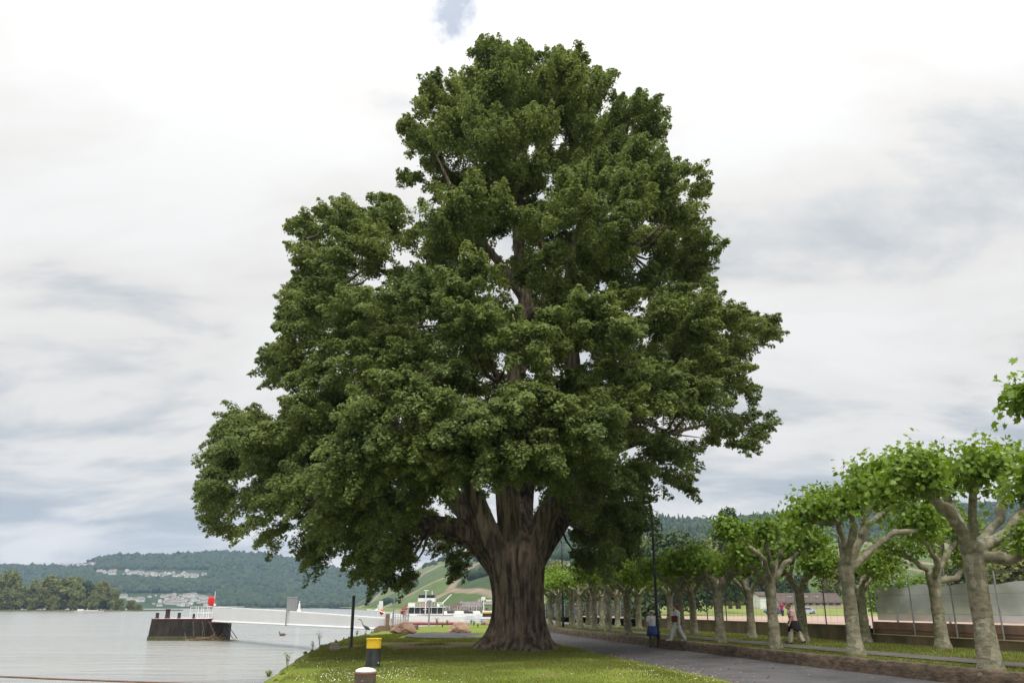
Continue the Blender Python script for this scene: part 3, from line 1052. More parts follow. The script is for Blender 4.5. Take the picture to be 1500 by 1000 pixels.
FRONT += [(860, 720, 1.4, -.4), (905, 735, 1.4, -.2), (925, 770, 1.0, 0), (895, 785, 1.1, .1), (858, 795, 1.1, .4), (865, 755, 1.2, .3), (915, 700, 1.4, -.5), (845, 760, 1.0, .5), (880, 815, .8, .2), (850, 820, .7, .4),
          (560, 720, 1.6, -.8), (592, 765, 1.3, -.6), (540, 770, 1.3, -.6), (580, 810, 1.1, -.5), (560, 835, .9, -.4), (608, 825, .8, -.5), (500, 760, 1.4, -.5), (640, 715, 1.2, -.8), (655, 680, 1.2, -.95), (600, 690, 1.5, -.9),
          (700, 690, .9, -1), (745, 690, 1.0, -.95), (800, 690, 1.3, -.9), (830, 660, 1.5, -.95), (780, 670, 1.2, -1), (815, 720, 1.0, -.5), (690, 665, 1.3, -.9), (610, 740, 1.2, .5), (640, 760, 1.0, .6), (700, 740, 1.1, .8), (760, 720, 1.2, .8), (820, 745, 1.1, .8), (660, 720, 1.2, .8), (790, 760, .9, .9), (665, 790, .8, .4), (670, 820, .6, .3)]
FRONT += [(680, 655, 1.3, -.95), (710, 620, 1.4, -1), (760, 610, 1.4, -1), (800, 600, 1.5, -1), (640, 660, 1.3, -.9), (575, 660, 1.4, -.95), (560, 690, 1.4, -.9), (625, 690, 1.0, -.7), (515, 740, 1.3, -.7), (535, 800, 1.1, -.5), (600, 790, 1.0, -.3), (480, 790, 1.1, -.2), (620, 735, 1.0, -.2), (770, 690, .9, .2), (815, 690, 1.1, .3), (720, 690, .9, .3), (840, 725, 1.2, 0), (870, 780, 1.2, -.1), (845, 790, 1.0, .2), (905, 800, .9, .1),
          (770, 100, 1.3, 0), (820, 110, 1.3, .1), (730, 110, 1.3, .1), (710, 160, 1.5, .2), (780, 160, 1.6, .3), (850, 160, 1.5, .2), (650, 160, 1.3, 0), (900, 190, 1.5, .1), (620, 210, 1.2, 0), (940, 200, 1.3, 0), (680, 270, 1.5, .3), (760, 270, 1.7, .5), (840, 240, 1.7, .3), (920, 250, 1.6, .2), (780, 330, 1.6, .6), (860, 360, 1.7, .3), (930, 360, 1.6, .2), (980, 400, 1.5, .1), (700, 370, 1.6, .5), (800, 430, 1.6, .7), (900, 440, 1.6, .4)]
FRONT += [(672, 690, 1.0, -.9), (712, 698, .8, -.95), (765, 700, .9, -.9), (808, 705, 1.1, -.8), (645, 715, 1.0, -.8), (832, 738, .9, -.3), (615, 755, .9, -.3), (735, 705, .75, -1), (790, 690, 1.0, -.7), (690, 700, .8, -.5), (625, 700, 1.1, -.6), (850, 770, .8, .2), (880, 760, 1.0, -.2), (930, 740, .9, 0), (560, 800, 1.1, -.4), (600, 815, .8, -.4), (545, 760, 1.2, -.5)]
lob = []
for x, y, r, s in FRONT:
    lob.append((x, y, r, s, 1))
used = []
order = gp.permutation(len(cand))
for layer, (n, smin, smax, rmin) in enumerate([(108, -0.95, -0.4, 38), (240, -0.35, 0.35, 24), (150, 0.4, 0.95, 32)]):
    acc = []
    for i in order:
        if len(acc) >= n:
            break
        x, y = cand[i]
        if cd[i] < 14:
            continue
        if acc and min((x - a) ** 2 + (y - b_) ** 2 for a, b_ in acc) < rmin ** 2:
            continue
        if layer < 2 and 600 < x < 835 and y > 690 and not (x < 628):
            continue   # keep the fork of the trunk open to view
        acc.append((x, y))
        r = min(cd[i] / 30.0, gp.uniform(1.0, 1.9))
        if r < 0.45:
            r = 0.45
        lob.append((x, y, r, gp.uniform(smin, smax), 0))
    order = gp.permutation(len(cand))
# small lobes all along the outline make its ragged edge
per = np.roll(SILA, -1, 0) - SILA
for a, e in zip(SILA, per):
    L = np.linalg.norm(e)
    for t in np.arange(0, L, 17.0):
        p = a + e * t / L + gp.normal(size=2) * 3
        nrm = np.array([e[1], -e[0]]) / L
        q = p - nrm * 15
        if not in_poly(q[None], SILA)[0]:
            q = p + nrm * 15
            if not in_poly(q[None], SILA)[0]:
                continue
        if 655 < q[0] < 830 and q[1] > 700:
            lob.append((q[0], q[1], 0.5, gp.uniform(0.3, 0.6), 0))
        else:
            lob.append((q[0], q[1], gp.uniform(0.4, 0.65), gp.uniform(-0.35, 0.35), 0))

LP, LN, LS = [], [], []
_k = gp.normal(size=(26, 3))
_k = _k / np.linalg.norm(_k, axis=1, keepdims=True) * (2 * PI / gp.uniform(2.0, 5.0, 26))[:, None]
_ph = gp.uniform(0, 2 * PI, 26)


def clump(P):
    """smooth random field about 1-3 m across: where the foliage gathers"""
    return np.sin(P @ _k.T * 1.0 + _ph).sum(1) / math.sqrt(13.0)


for (x, y, r, s, front) in lob:
    d = float(crown_depth(x, y, s))
    C = at_d(x, y, d)
    zc = C[2]
    if r > 0.7 and not front and clump(C[None])[0] < -1.15:
        continue
    axis = np.array([TX, TY, max(4.0, min(zc - 2, 26))])
    outw = C - axis
    outw /= np.linalg.norm(outw) + 1e-6
    hz = float(np.clip((zc - 2) / 25.0, 0, 1))
    npl = max(2, int(3 + 6.2 * r * r))
    for k in range(npl):
        v = gp.normal(size=3)
        v /= np.linalg.norm(v)
        if v @ outw < -0.15 and gp.random() < 0.7:
            v = -v
        if v[2] < -0.2 and gp.random() < 0.6:
            v[2] = -v[2]
        p0 = C + v * r * np.array([1, 1, 0.75]) * gp.uniform(0.1, 0.62)
        dr = v * 0.6 + outw * 0.75 + np.array([0, 0, -0.15 + 0.95 * hz + 0.35 * max(0, v[2])])
        dr /= np.linalg.norm(dr) + 1e-6
        L = gp.uniform(0.70, 1.5) * min(1.15, 0.34 + 0.5 * r) * (0.72 if r < 0.66 else 1)
        droop = (0.72 - 0.85 * hz) * gp.uniform(0.3, 1.4)
        w0 = gp.uniform(0.24, 0.43) * min(1.1, 0.5 + 0.42 * r)
        nl = int(195 * min(1.3, (L * w0) / 0.38) + 24)
        t = gp.random(nl) ** 0.9
        o = gp.normal(size=(nl, 3))
        o /= np.linalg.norm(o, axis=1, keepdims=True)
        fl = (o[:, 2] < -0.1) & (gp.random(nl) < 0.5)
        o[fl, 2] *= -1
        wt = w0 * np.sin(PI * np.clip(0.16 + 0.80 * t, 0, 1)) ** 0.8
        lumpy = 0.72 + 0.4 * gp.random(nl) + 0.24 * np.sin(11 * t + 4 * o[:, 0] + k)
        P = p0 + dr * (t * L)[:, None] + np.array([0, 0, -1.0]) * (droop * L * t ** 2)[:, None] + o * np.array([1, 1, 0.72]) * (wt * lumpy)[:, None]
        LP.append(P)
        LN.append(o * 0.6 + np.array([0, 0, 0.6]) + 0.12 * v + 0.36 * gp.normal(size=(nl, 3)))
        LS.append(gp.uniform(0.07, 0.15, nl))
LP, LN, LS = np.concatenate(LP), np.concatenate(LN), np.concatenate(LS)
print('poplar leaves', len(LP), 'lobes', len(lob))

poplar = thing('poplar_tree', 'huge broad poplar with thick furrowed trunk on the lawn beside the road', 'tree', (TX, TY, 0))
cm = faces_mesh('crown', LEAF4, LP - np.array([TX, TY, 0]), frames(LN, gp), LS, POPLAR_LEAF)
link('crown', cm, poplar)


def lp(x, y, d=0.0):
    p = at_d(x, y, TY + d)
    return (p[0] - TX, p[1] - TY, p[2])


tb = MB()
zs = [-0.3, 0.0, 0.12, 0.3, 0.6, 1.0, 1.6, 2.3, 3.0, 3.6, 4.2, 4.8, 5.4]
rs = [2.15, 1.94, 1.78, 1.60, 1.41, 1.27, 1.15, 1.13, 1.18, 1.25, 1.20, 0.95, 0.5]


def flute(a, t):
    f = 0.5 * math.cos(6 * a + 1.1 + 0.7 * math.sin(4 * t)) + 0.35 * math.cos(9 * a + 2.7 + t) + 0.25 * math.cos(15 * a + t * 3) + 0.18 * math.cos(23 * a + 3 * t)
    k = 0.135 if t > 0.25 else 0.135 + 0.1 * (0.25 - t) / 0.25
    return 1 + k * f


zz = np.linspace(-0.3, 5.4, 44)
tb.tube([(0.05 * math.sin(z), -0.04 * z, z) for z in zz], [float(np.interp(z, zs, rs)) for z in zz], 96, flute=flute)


def fl2(a, t):
    return 1 + 0.07 * math.cos(4 * a + 2 * t) + 0.05 * math.cos(7 * a + 1 + 3 * t)


LIMBS = [  # points (photo column, row, offset in distance), radii
    ([(752, 868, 0), (722, 812, -.2), (682, 780, -.4), (630, 770, -.6), (560, 762, -1.0), (480, 735, -1.2), (410, 705, -1.0), (360, 680, -.6)], [.55, .68, .55, .48, .40, .30, .2, .08]),
    ([(752, 860, -.1), (720, 798, -.6), (698, 740, -.9), (682, 690, -1.2), (655, 620, -1.6), (620, 540, -2.0), (600, 480, -2.0)], [.6, .62, .50, .43, .36, .25, .1]),
    ([(755, 850, 0), (748, 780, -.5), (742, 700, -.5), (748, 600, .0), (765, 500, .2), (770, 430, .3), (758, 330, .3), (770, 200, .2), (780, 110, 0)], [.7, .56, .50, .46, .42, .37, .28, .17, .06]),
    ([(764, 860, 0), (785, 795, -.2), (808, 740, -.4), (842, 690, -.8), (880, 620, -1.4), (900, 540, -1.8)], [.6, .58, .46, .38, .28, .12]),
    ([(766, 860, .2), (798, 775, .8), (830, 690, 1.2), (840, 560, 1.0), (832, 440, .6), (850, 330, .4), (880, 240, .2)], [.6, .55, .46, .40, .34, .22, .08]),
    ([(766, 850, .2), (812, 775, 1.6), (870, 700, 3.0), (930, 610, 3.2), (960, 548, 2.6), (1010, 530, 2.2), (1080, 490, 1.8)], [.55, .5, .42, .34, .27, .2, .08]),
    ([(752, 850, .3), (702, 775, 2.0), (640, 700, 3.6), (560, 600, 4.4), (500, 480, 4.2)], [.55, .52, .44, .32, .1]),
    ([(757, 830, .8), (765, 740, 3.2), (780, 620, 5.0), (800, 480, 5.2)], [.8, .55, .38, .1]),
    ([(768, 470, .2), (800, 440, -.6), (850, 410, -1.2), (920, 370, -1.6), (980, 320, -1.6)], [.32, .26, .2, .13, .05]),
    ([(770, 440, .3), (735, 390, -.4), (690, 330, -1.0), (640, 230, -1.0)], [.3, .22, .15, .05]),
    ([(640, 590, -1.6), (560, 500, -1.6), (500, 420, -1.2), (450, 350, -.6)], [.3, .22, .14, .05]),
    ([(835, 470, .6), (790, 350, .6), (720, 230, .3)], [.26, .16, .05]),
    ([(742, 690, -.6), (700, 650, -3.0), (640, 600, -5.2)], [.3, .2, .06]),
    ([(842, 690, -.8), (900, 660, -2.4), (960, 640, -3.0), (1040, 620, -2.2)], [.28, .2, .13, .05]),
    ([(748, 640, 0), (735, 600, -3), (728, 560, -5.5)], [.25, .18, .06])]
for pts, rad in LIMBS:
    P = [Vector(lp(*p)) for p in pts]
    Q, R_ = [], []
    for i in range(len(P) - 1):
        for k in range(4):
            t = k / 4
            a = P[max(0, i - 1)]
            d3 = P[min(len(P) - 1, i + 2)]
            b1, c1 = P[i], P[i + 1]
            q = 0.5 * ((2 * b1) + (c1 - a) * t + (2 * a - 5 * b1 + 4 * c1 - d3) * t * t + (3 * b1 - a - 3 * c1 + d3) * t ** 3)
            Q.append(q)
            R_.append(rad[i] + (rad[i + 1] - rad[i]) * t)
    Q.append(P[-1])
    R_.append(rad[-1])
    tb.tube(Q, R_, 20, flute=fl2)
trunk_me = fuse('trunk', tb, BARK, 0.05, 0)
# fine branchlets from the limbs to the lobes
br = MB()
limb_pts = [np.array(lp(*p)) for pts, _ in LIMBS for p in pts[2:]]
for (x, y, r, s, front) in lob[::2]:
    W = np.array(at_d(x, y, float(crown_depth(x, y, s))))
    if r < 0.7 or (not front and clump(W[None])[0] < -0.6):
        continue
    C = W - np.array([TX, TY, 0])
    j = min(range(len(limb_pts)), key=lambda q: np.linalg.norm(limb_pts[q] - C) + max(0, limb_pts[q][2] - C[2]) * 1.2)
    A = limb_pts[j]
    if np.linalg.norm(C - A) > 5.0:
        continue
    mid = (A + C) / 2 + np.array([0, 0, -0.35])
    br.tube([A, mid, C], [0.09, 0.055, 0.012], 5, cap=False)
_bm = bmesh.new()
_bm.from_mesh(trunk_me)
_bm.from_mesh(br.mesh('limbs', BARK, True))
_bm.to_mesh(trunk_me)
_bm.free()
link('trunk', trunk_me, poplar)

# ------------------------------------------------------------------ pollarded plane trees
def plane_tree_meshes(seed, limbs, th=2.9, r=0.29, nleaf=2600, leaf=0.2, tmpl=LEAF_PLANE, lean=(0, 0), shoot=1.0, warts=True):
    """limbs: list of polylines (local points) ending in knobs; foliage grows from the knobs and upper limbs"""
    g = np.random.default_rng(seed)
    tb = MB()
    zz = np.linspace(-0.15, th, 12)
    prof = [(-.15, r * 1.55), (0.05, r * 1.42), (0.3, r * 1.12), (0.8, r * 1.0), (th * 0.6, r * 0.93), (th * 0.85, r * 1.0), (th, r * 1.1)]
    tb.tube([(lean[0] * z / th, lean[1] * z / th, z) for z in zz], [float(interp(prof, z)) * (1 + 0.04 * g.normal()) for z in zz], 18)
    tb.ell((lean[0], lean[1], th), (r * 1.15, r * 1.15, r * 0.7))
    knobs = []
    for L in limbs:
        P = [Vector((lean[0] * 0.9, lean[1] * 0.9, th - 0.25))] + [Vector(p) for p in L]
        Q, R_ = [], []
        nseg = len(P) - 1
        for i in range(nseg):
            for k in range(4):
                t = k / 4
                q = P[i].lerp(P[i + 1], t) + Vector(g.normal(size=3) * 0.025)
                Q.append(q)
                f = (i + t) / nseg
                R_.append(r * (0.62 - 0.33 * f) * (1 + 0.12 * g.normal()))
        Q.append(P[-1])
        R_.append(r * 0.27)
        tb.tube(Q, R_, 10)
        kr = r * g.uniform(0.42, 0.55)
        tb.ell(P[-1], (kr, kr, kr * 0.9), sub=2)
        knobs.append((np.array(P[-1]), 1.0))
        for i in range(2, len(Q) - 1, 3):      # warts and short spurs along the limb
            if warts and g.random() < 0.8 and i > len(Q) * 0.5:
                dv = g.normal(size=3)
                dv[2] = abs(dv[2]) + 0.4
                dv /= np.linalg.norm(dv)
                e = np.array(Q[i]) + dv * g.uniform(0.18, 0.4)
                tb.tube([Q[i], e], [R_[i] * 0.7, R_[i] * 0.55], 7)
                tb.ell(e, R_[i] * 0.75, sub=1)
                knobs.append((e, 0.5))
    tm = fuse('trunk', tb, PBARK, 0.04, 1)
    # foliage
    LPs, LNs = [], []
    w = np.array([k[1] for k in knobs])
    per = (nleaf * w / w.sum()).astype(int)
    for (kp, kw_), n in zip(knobs, per):
        ns = max(4, int(n / 16))
        for s in range(ns):
            dv = g.normal(size=3)
            dv[2] = (abs(dv[2]) * 0.9 + 0.12) if kw_ < 1 else dv[2] * 0.75 + 0.45
            dv /= np.linalg.norm(dv)
            Ls = g.uniform(0.5, 1.15) * (0.7 + 0.4 * kw_) * shoot
            nl = 16
            t = g.uniform(0.1, 1, nl)
            P = kp + dv * (t * Ls)[:, None] + g.normal(size=(nl, 3)) * 0.15
            P[:, 2] -= 0.12 * t ** 2
            LPs.append(P)
            LNs.append(np.array([0, 0, 0.45]) + 0.75 * dv + 0.6 * g.normal(size=(nl, 3)))
    P, N = np.concatenate(LPs), np.concatenate(LNs)
    cm = faces_mesh('crown', tmpl, P, frames(N, g), leaf * g.uniform(0.6, 1.35, len(P)), PLANE_LEAF)
    return tm, cm


def limb_px(base, Y, pts):
    """photo pixels with a distance offset -> local points of a tree at base"""
    out = []
    for x, y, d in pts:
        p = at_d(x, y, Y + d)
        out.append((p[0] - base[0], p[1] - base[1], p[2] - base[2]))
    return out


def generic_limbs(seed, n=5, reach=2.0):
    g = np.random.default_rng(seed)
    out = []
    a0 = g.uniform(0, 6)
    for i in range(n):
        a = a0 + 2 * PI * i / n + g.uniform(-0.35, 0.35)
        R_ = reach * g.uniform(0.75, 1.15)
        up = g.uniform(0.9, 1.7)
        c, s = math.cos(a), math.sin(a)
        k = g.uniform(-0.3, 0.3)
        out.append([(0.32 * R_ * c, 0.32 * R_ * s, 2.35 + 0.26 * up), (0.62 * R_ * c - k * s, 0.62 * R_ * s + k * c, 2.4 + 0.42 * up), (R_ * c, R_ * s, 2.35 + .8 * up)])
        if g.random() < 0.6:
            b = a + g.choice([-1, 1]) * 0.55
            out.append([(0.3 * R_ * c, 0.3 * R_ * s, 2.4 + 0.28 * up), (0.6 * R_ * math.cos(b), 0.6 * R_ * math.sin(b), 2.35 + 0.72 * up), (0.72 * R_ * math.cos(b), 0.72 * R_ * math.sin(b), 2.45 + 1.05 * up)])
    return out


def plane(label, tm, cm, loc, rz, group, s=1.0):
    t = thing('plane_tree', label, 'tree', loc, rz, group)
    link('trunk', tm, t)
    link('crown', cm, t)
    t.scale = (s, s, s)
    return t


GK, GB = 'pollarded plane trees along the kerb wall', 'pollarded plane trees of the back row'
# hand-shaped near ones
A = on_z(1452, 982, PZ)
aT = plane_tree_meshes(101, [limb_px(A, A[1], l) for l in (
    [(1412, 775, -.1), (1372, 735, -.3), (1325, 712, -.3), (1275, 712, -.4)], [(1408, 770, .4), (1385, 720, .9), (1350, 690, 1.2)], [(1425, 760, -.5), (1425, 715, -1.0), (1440, 690, -1.2)],
    [(1478, 775, .2), (1510, 735, .3), (1530, 700, .4)], [(1478, 818, -.3), (1515, 803, -.5), (1560, 790, -.6)], [(1390, 745, -.9), (1360, 725, -1.6), (1330, 700, -1.9)], [(1465, 760, 1), (1470, 710, 1.6), (1465, 680, 1.8)])], th=3.05, r=0.255, nleaf=10500, leaf=0.175, shoot=.88)
plane('thickest pollarded plane tree, its arching limb reaching over the windscreen', *aT, A, 0, GK)
B = on_z(1254, 960, PZ)
bT = plane_tree_meshes(102, [limb_px(B, B[1], l) for l in (
    [(1238, 800, -.1), (1226, 766, -.3), (1196, 764, -.6), (1180, 752, -.8)], [(1232, 775, .2), (1218, 745, .6), (1200, 735, .8)], [(1262, 790, 0), (1266, 760, -.2), (1284, 728, -.3), (1290, 700, -.3)],
    [(1285, 798, .2), (1310, 780, .4), (1345, 778, .5), (1358, 766, .6)], [(1250, 770, -.8), (1244, 748, -1.2), (1240, 740, -1.4)], [(1270, 770, .7), (1300, 745, 1.5), (1320, 735, 1.8)])], th=2.95, r=0.225, nleaf=8200, leaf=0.17, shoot=.85)
plane('pollarded plane tree with smooth pale trunk, left of the windscreen, forked limbs over bare trunk', *bT, B, 0, GK)
C = on_z(1136, 949.6, PZ)
cT = plane_tree_meshes(103, [limb_px(C, C[1], l) for l in (
    [(1118, 848, 0), (1100, 828, -.2), (1092, 812, -.3)], [(1132, 830, -.3), (1122, 800, -.6), (1128, 780, -.8)], [(1150, 826, 0), (1170, 806, .2), (1190, 794, .3)], [(1140, 820, .6), (1150, 790, 1.2), (1160, 775, 1.5)],
    [(1125, 840, .8), (1105, 800, 1.6), (1095, 785, 2)], [(1120, 820, -1), (1085, 790, -1.6), (1070, 780, -1.8)])], th=2.6, r=0.215, nleaf=6200, leaf=0.175, shoot=.85)
plane('plane tree with crooked bare knuckled limb, between the couple and the court wall', *cT, C, 0, GK)
E = on_z(1382, 950, PZ)
eT = plane_tree_meshes(104, [limb_px(E, E[1], l) for l in (
    [(1362, 838, 0), (1335, 818, -.2), (1305, 806, -.3)], [(1372, 820, .2), (1366, 795, .3), (1345, 782, .3)], [(1385, 815, 0), (1400, 790, .2), (1412, 775, .3)], [(1400, 845, .1), (1415, 830, .2), (1418, 812, .2)],
    [(1375, 820, -.8), (1350, 790, -1.4), (1330, 775, -1.6)], [(1380, 800, .9), (1375, 770, 1.4), (1370, 755, 1.6)])], th=2.7, r=0.235, nleaf=5800, leaf=0.165, shoot=.85)
plane('plane tree of the back row standing before the middle of the grey windscreen', *eT, E, 0, GB)
Z = (13.9, 16.6, PZ)
zT = plane_tree_meshes(105, [limb_px(Z, Z[1], l) for l in ([(1700, 620, -.2), (1590, 590, -.5), (1500, 588, -.8)], [(1720, 720, .1), (1600, 705, 0), (1516, 700, -.2)])] + [[(1, 0, 3.6), (2, .3, 4.4)], [(0.2, 1.2, 3.8), (0.4, 2, 4.6)], [(0, -1.2, 3.8), (0.2, -2.1, 4.6)]], th=3.0, r=0.26, nleaf=1700, leaf=0.2, shoot=.55, warts=False)
plane('plane tree beyond the picture edge, only its leafy branch ends poking in upper right', *zT, Z, 0, GK)
gen = [plane_tree_meshes(110 + i, generic_limbs(50 + i, 5, 1.75), th=2.3, r=0.205, nleaf=5400, leaf=0.17, tmpl=LEAF_PLANE, shoot=0.78) for i in range(5)]
NEAR = [(1056, 941, 0, 0.4, 'plane tree in the kerbside row, midway between the walking woman and the couple'),
        (998, 934, 1, 2.0, 'plane tree directly behind the woman in white trousers'),
        (920, 929.5, 2, 1.0, 'plane tree just left of the man with the blue jacket'),
        (892, 925, 3, 4.0, 'banded plane trunk second along from the man with the blue jacket'),
        (871, 922.3, 4, 5.0, 'plane tree third along from the man with the blue jacket'),
        (850, 920, 0, 3.0, 'kerbside plane tree just beyond the far lamp post'),
        (838, 918.5, 1, 5.5, 'kerbside plane tree in front of the far person in blue'),
        (818, 916.5, 2, 2.6, 'farther kerbside plane tree close to the poplar trunk'),
        (806, 915, 3, 0.9, 'farthest kerbside plane tree, half hidden by the poplar trunk')]
for x, y, v, rz, lab in NEAR:
    plane(lab, *gen[v], on_z(x, y, PZ), rz, GK, 1.02)
BACK = [(1269, 941.5, 2, 1.0, 'back-row plane tree with dark trunk hidden close behind the pale kerbside trunk'),
        (1178, 940, 3, 2.2, 'back-row plane tree directly in front of the walking couple'),
        (1102, 934, 4, 0.2, 'back-row plane tree against the bare court wall between two kerbside trees'),
        (1017, 928.8, 0, 1.9, 'ringed back-row plane trunk where the court wall starts, past the woman'),
        (983, 924.5, 1, 3.6, 'gnarled back-row plane trunk between lamp post and woman'),
        (936, 921.5, 2, 4.4, 'back-row plane trunk seen beside the capped man, on his left'),
        (905, 918, 3, 5.0, 'back-row plane tree by the far grey fence'),
        (882, 916, 4, 0.5, 'back-row plane tree further along the far fence'),
        (862, 914.5, 0, 1.3, 'farthest back-row plane tree near the promenade end')]
for x, y, v, rz, lab in BACK:
    plane(lab, *gen[v], on_z(x, y, PZ), rz, GB, 1.0)

# ------------------------------------------------------------------ court wall, fences, windscreen
WALLM = mat('court_wall_concrete', (0.22, 0.155, 0.10), (0.085, 0.075, 0.05), scale=0.9, stretch=(1, 1, 0.5), rough=0.95, bump=0.5)
WALLU = mat('court_wall_upper', (0.30, 0.19, 0.14), (0.17, 0.115, 0.085), scale=1.1, stretch=(1, 1, 0.5), rough=0.95, bump=0.5)
Y1 = 39.6    # where the lower step begins


def run(y0, y1, off, w, z0, z1, mb=None):
    mb = mb or MB()
    n = Vector((0.976, 0.217, 0))
    a, b_ = Vector((wall_x(y0), y0, 0)), Vector((wall_x(y1), y1, 0))
    a0, b0 = a + n * off, b_ + n * off
    a1, b1 = a0 + n * w, b0 + n * w
    mb.prism([(a0.x, a0.y), (a1.x, a1.y), (b1.x, b1.y), (b0.x, b0.y)], z0, z1)
    return mb


def wpos(y, off=0.0):
    n = Vector((0.976, 0.217, 0))
    p = Vector((wall_x(y), y, 0)) + n * off
    return p.x, p.y


w1 = thing('court_wall', 'plain mossy brown concrete wall below the clay court fence', 'wall', (0, 0, 0))
run(Y1, 68, 0, 0.25, 0.2, 1.02).build('wall_body', WALLM, w1)
run(Y1, 68, -0.02, 0.30, 1.023, 1.07).build('coping', WALLU, w1)
w2 = thing('stepped_wall', 'stepped brown concrete wall under the grey windscreen', 'wall', (0, 0, 0))
run(14, Y1 - .01, 0.0, 0.35, 0.2, 0.70).build('lower_step', WALLM, w2)
run(14, Y1 - .01, -0.02, 0.37, 0.703, 0.735).build('coping', mat('ledge', (0.32, 0.27, 0.12), (0.2, 0.15, 0.08), scale=2, rough=.95), w2)
run(14, Y1 - .01, 0.36, 0.2, 0.2, 1.24).build('wall_body', WALLU, w2)

WIRE = mat('fence_wire', (0.20, 0.21, 0.21), (0.15, 0.16, 0.16), rough=0.6, metal=0.4)
DW = mat('dark_wire', (0.06, 0.065, 0.06), rough=0.7)


def wires(mb, y0, y1, off, z0, z1, dz, dy, r):
    a, b_ = wpos(y0, off), wpos(y1, off)
    for z in np.arange(z0, z1 + .001, dz):
        mb.tube([(a[0], a[1], z), (b_[0], b_[1], z)], r, 4)
    for y in np.arange(y0, y1, dy):
        p = wpos(y, off)
        mb.tube([(*p, z0), (*p, z1)], r, 4)
    return mb


f1 = thing('court_fence', 'dark wire mesh fence on slim posts along the top of the court wall', 'fence', (0, 0, 0))
for y in np.arange(40.2, 68, 2.6):
    p = wpos(y, 0.12)
    MB().tube([(*p, 1.07), (*p, 3.1)], 0.032, 8).build('fence_post', DARKSTEEL, f1)
wires(MB(), 40.2, 67.9, 0.12, 1.15, 3.0, 0.33, 0.55, 0.0035).build('wire_mesh', DW, f1)
f2 = thing('tall_fence', 'tall grey steel fence in front of the grey windscreen', 'fence', (0, 0, 0))
for y in (39.3, 36.6, 34.2, 31.9, 29.7, 27.6, 25.5, 23.4, 21.2, 19):
    p = wpos(y, 0.18)
    MB().tube([(*p, 0.735), (*p, 3.15)], 0.034, 8).build('fence_post', STEEL, f2)
for y in (38.6, 35.4, 31.0, 26.9, 22.5):
    p = wpos(y, 0.95)
    MB().tube([(*p, 0.95), (*p, 3.9)], 0.05, 8).build('tall_post', STEEL, f2)
wires(MB(), 18, 39.3, 0.18, 0.85, 3.1, 0.75, 50, 0.006).build('rail_wires', WIRE, f2)
wires(MB(), 18, 39.3, 0.95, 2.9, 3.85, 0.3, 0.6, 0.004).build('upper_mesh', WIRE, f2)
# windscreen: a sagging woven sheet hung behind the fence
ws = MB()
yy = np.arange(14, 39.7, 0.2)
vs = []
zr = np.linspace(1.30, 2.78, 12)
for y in yy:
    for k, z in enumerate(zr):
        off = 0.70 + 0.10 * mnoise.noise(Vector((y * 0.9, z * 0.8, 0))) + 0.03 * mnoise.noise(Vector((y * 3.5, z * 2, 4)))
        ztop = z - (0.10 * abs(math.sin(y * PI / 2.6)) ** 2 * (k / 11) ** 2)
        x_, y_ = wpos(y, off)
        vs.append((x_, y_, ztop))
ws.add(vs, [(i * 12 + k, i * 12 + k + 1, (i + 1) * 12 + k + 1, (i + 1) * 12 + k) for i in range(len(yy) - 1) for k in range(11)])
SCREEN = mat('windscreen_cloth', (0.74, 0.74, 0.76), (0.60, 0.60, 0.62), scale=0.8, stretch=(1, 1, 2.5), rough=0.9)
nt = SCREEN.node_tree
_o = nt.nodes['Material Output']
_t = nd(nt, 'ShaderNodeBsdfTransparent')
_m = nd(nt, 'ShaderNodeMixShader')
_m.inputs[0].default_value = 0.14
nt.links.new(nt.nodes['Principled BSDF'].outputs[0], _m.inputs[1])
nt.links.new(_t.outputs[0], _m.inputs[2])
nt.links.new(_m.outputs[0], _o.inputs['Surface'])
wso = ws.build('windscreen', SCREEN, smooth=True)
tag(wso, 'long grey woven windscreen sheet hung above the stepped wall', 'windscreen')
# gate frame at the right end
gt = thing('gate_frame', 'grey steel gate frame at the end of the fence, right picture edge', 'gate', (*wpos(28.2, -0.15), PZ))
for dx, dy in ((0, 0), (0.42, -1.9)):
    MB().box((dx, dy, 1.45), (0.09, 0.09, 2.9)).build('gate_post', STEEL, gt)
fr = MB()
for z in (2.86, 2.35, 1.0):
    fr.tube([(0, 0, z), (0.42, -1.9, z)], 0.035, 8)
fr.build('cross_bars', STEEL, gt)
# grey mesh fence closing the promenade far end
f3 = thing('far_fence', 'low grey mesh fence across the far end of the promenade', 'fence', (0, 0, 0))
pts = [(-2 + 0.0, 112, 0.3), (4, 104, .36), (9, 92, .36), (10.2, 74, .36)]
for i in range(3):
    a, b_ = Vector(pts[i]), Vector(pts[i + 1])
    n = int((b_ - a).length / 2.5)
    for k in range(n + 1):
        p = a.lerp(b_, k / n)
        if k < n or i == 2:
            MB().tube([p, p + Vector((0, 0, 1.9))], 0.035, 6).build('fence_post', STEEL, f3)
mw = MB()
for i in range(3):
    a, b_ = Vector(pts[i]), Vector(pts[i + 1])
    for z in np.arange(0.15, 1.9, 0.25):
        mw.tube([a + Vector((0, 0, z)), b_ + Vector((0, 0, z))], 0.012, 4)
    for k in range(60):
        p = a.lerp(b_, k / 60)
        mw.tube([p, p + Vector((0, 0, 1.85))], 0.010, 4)
mw.build('wire_mesh', WIRE, f3)

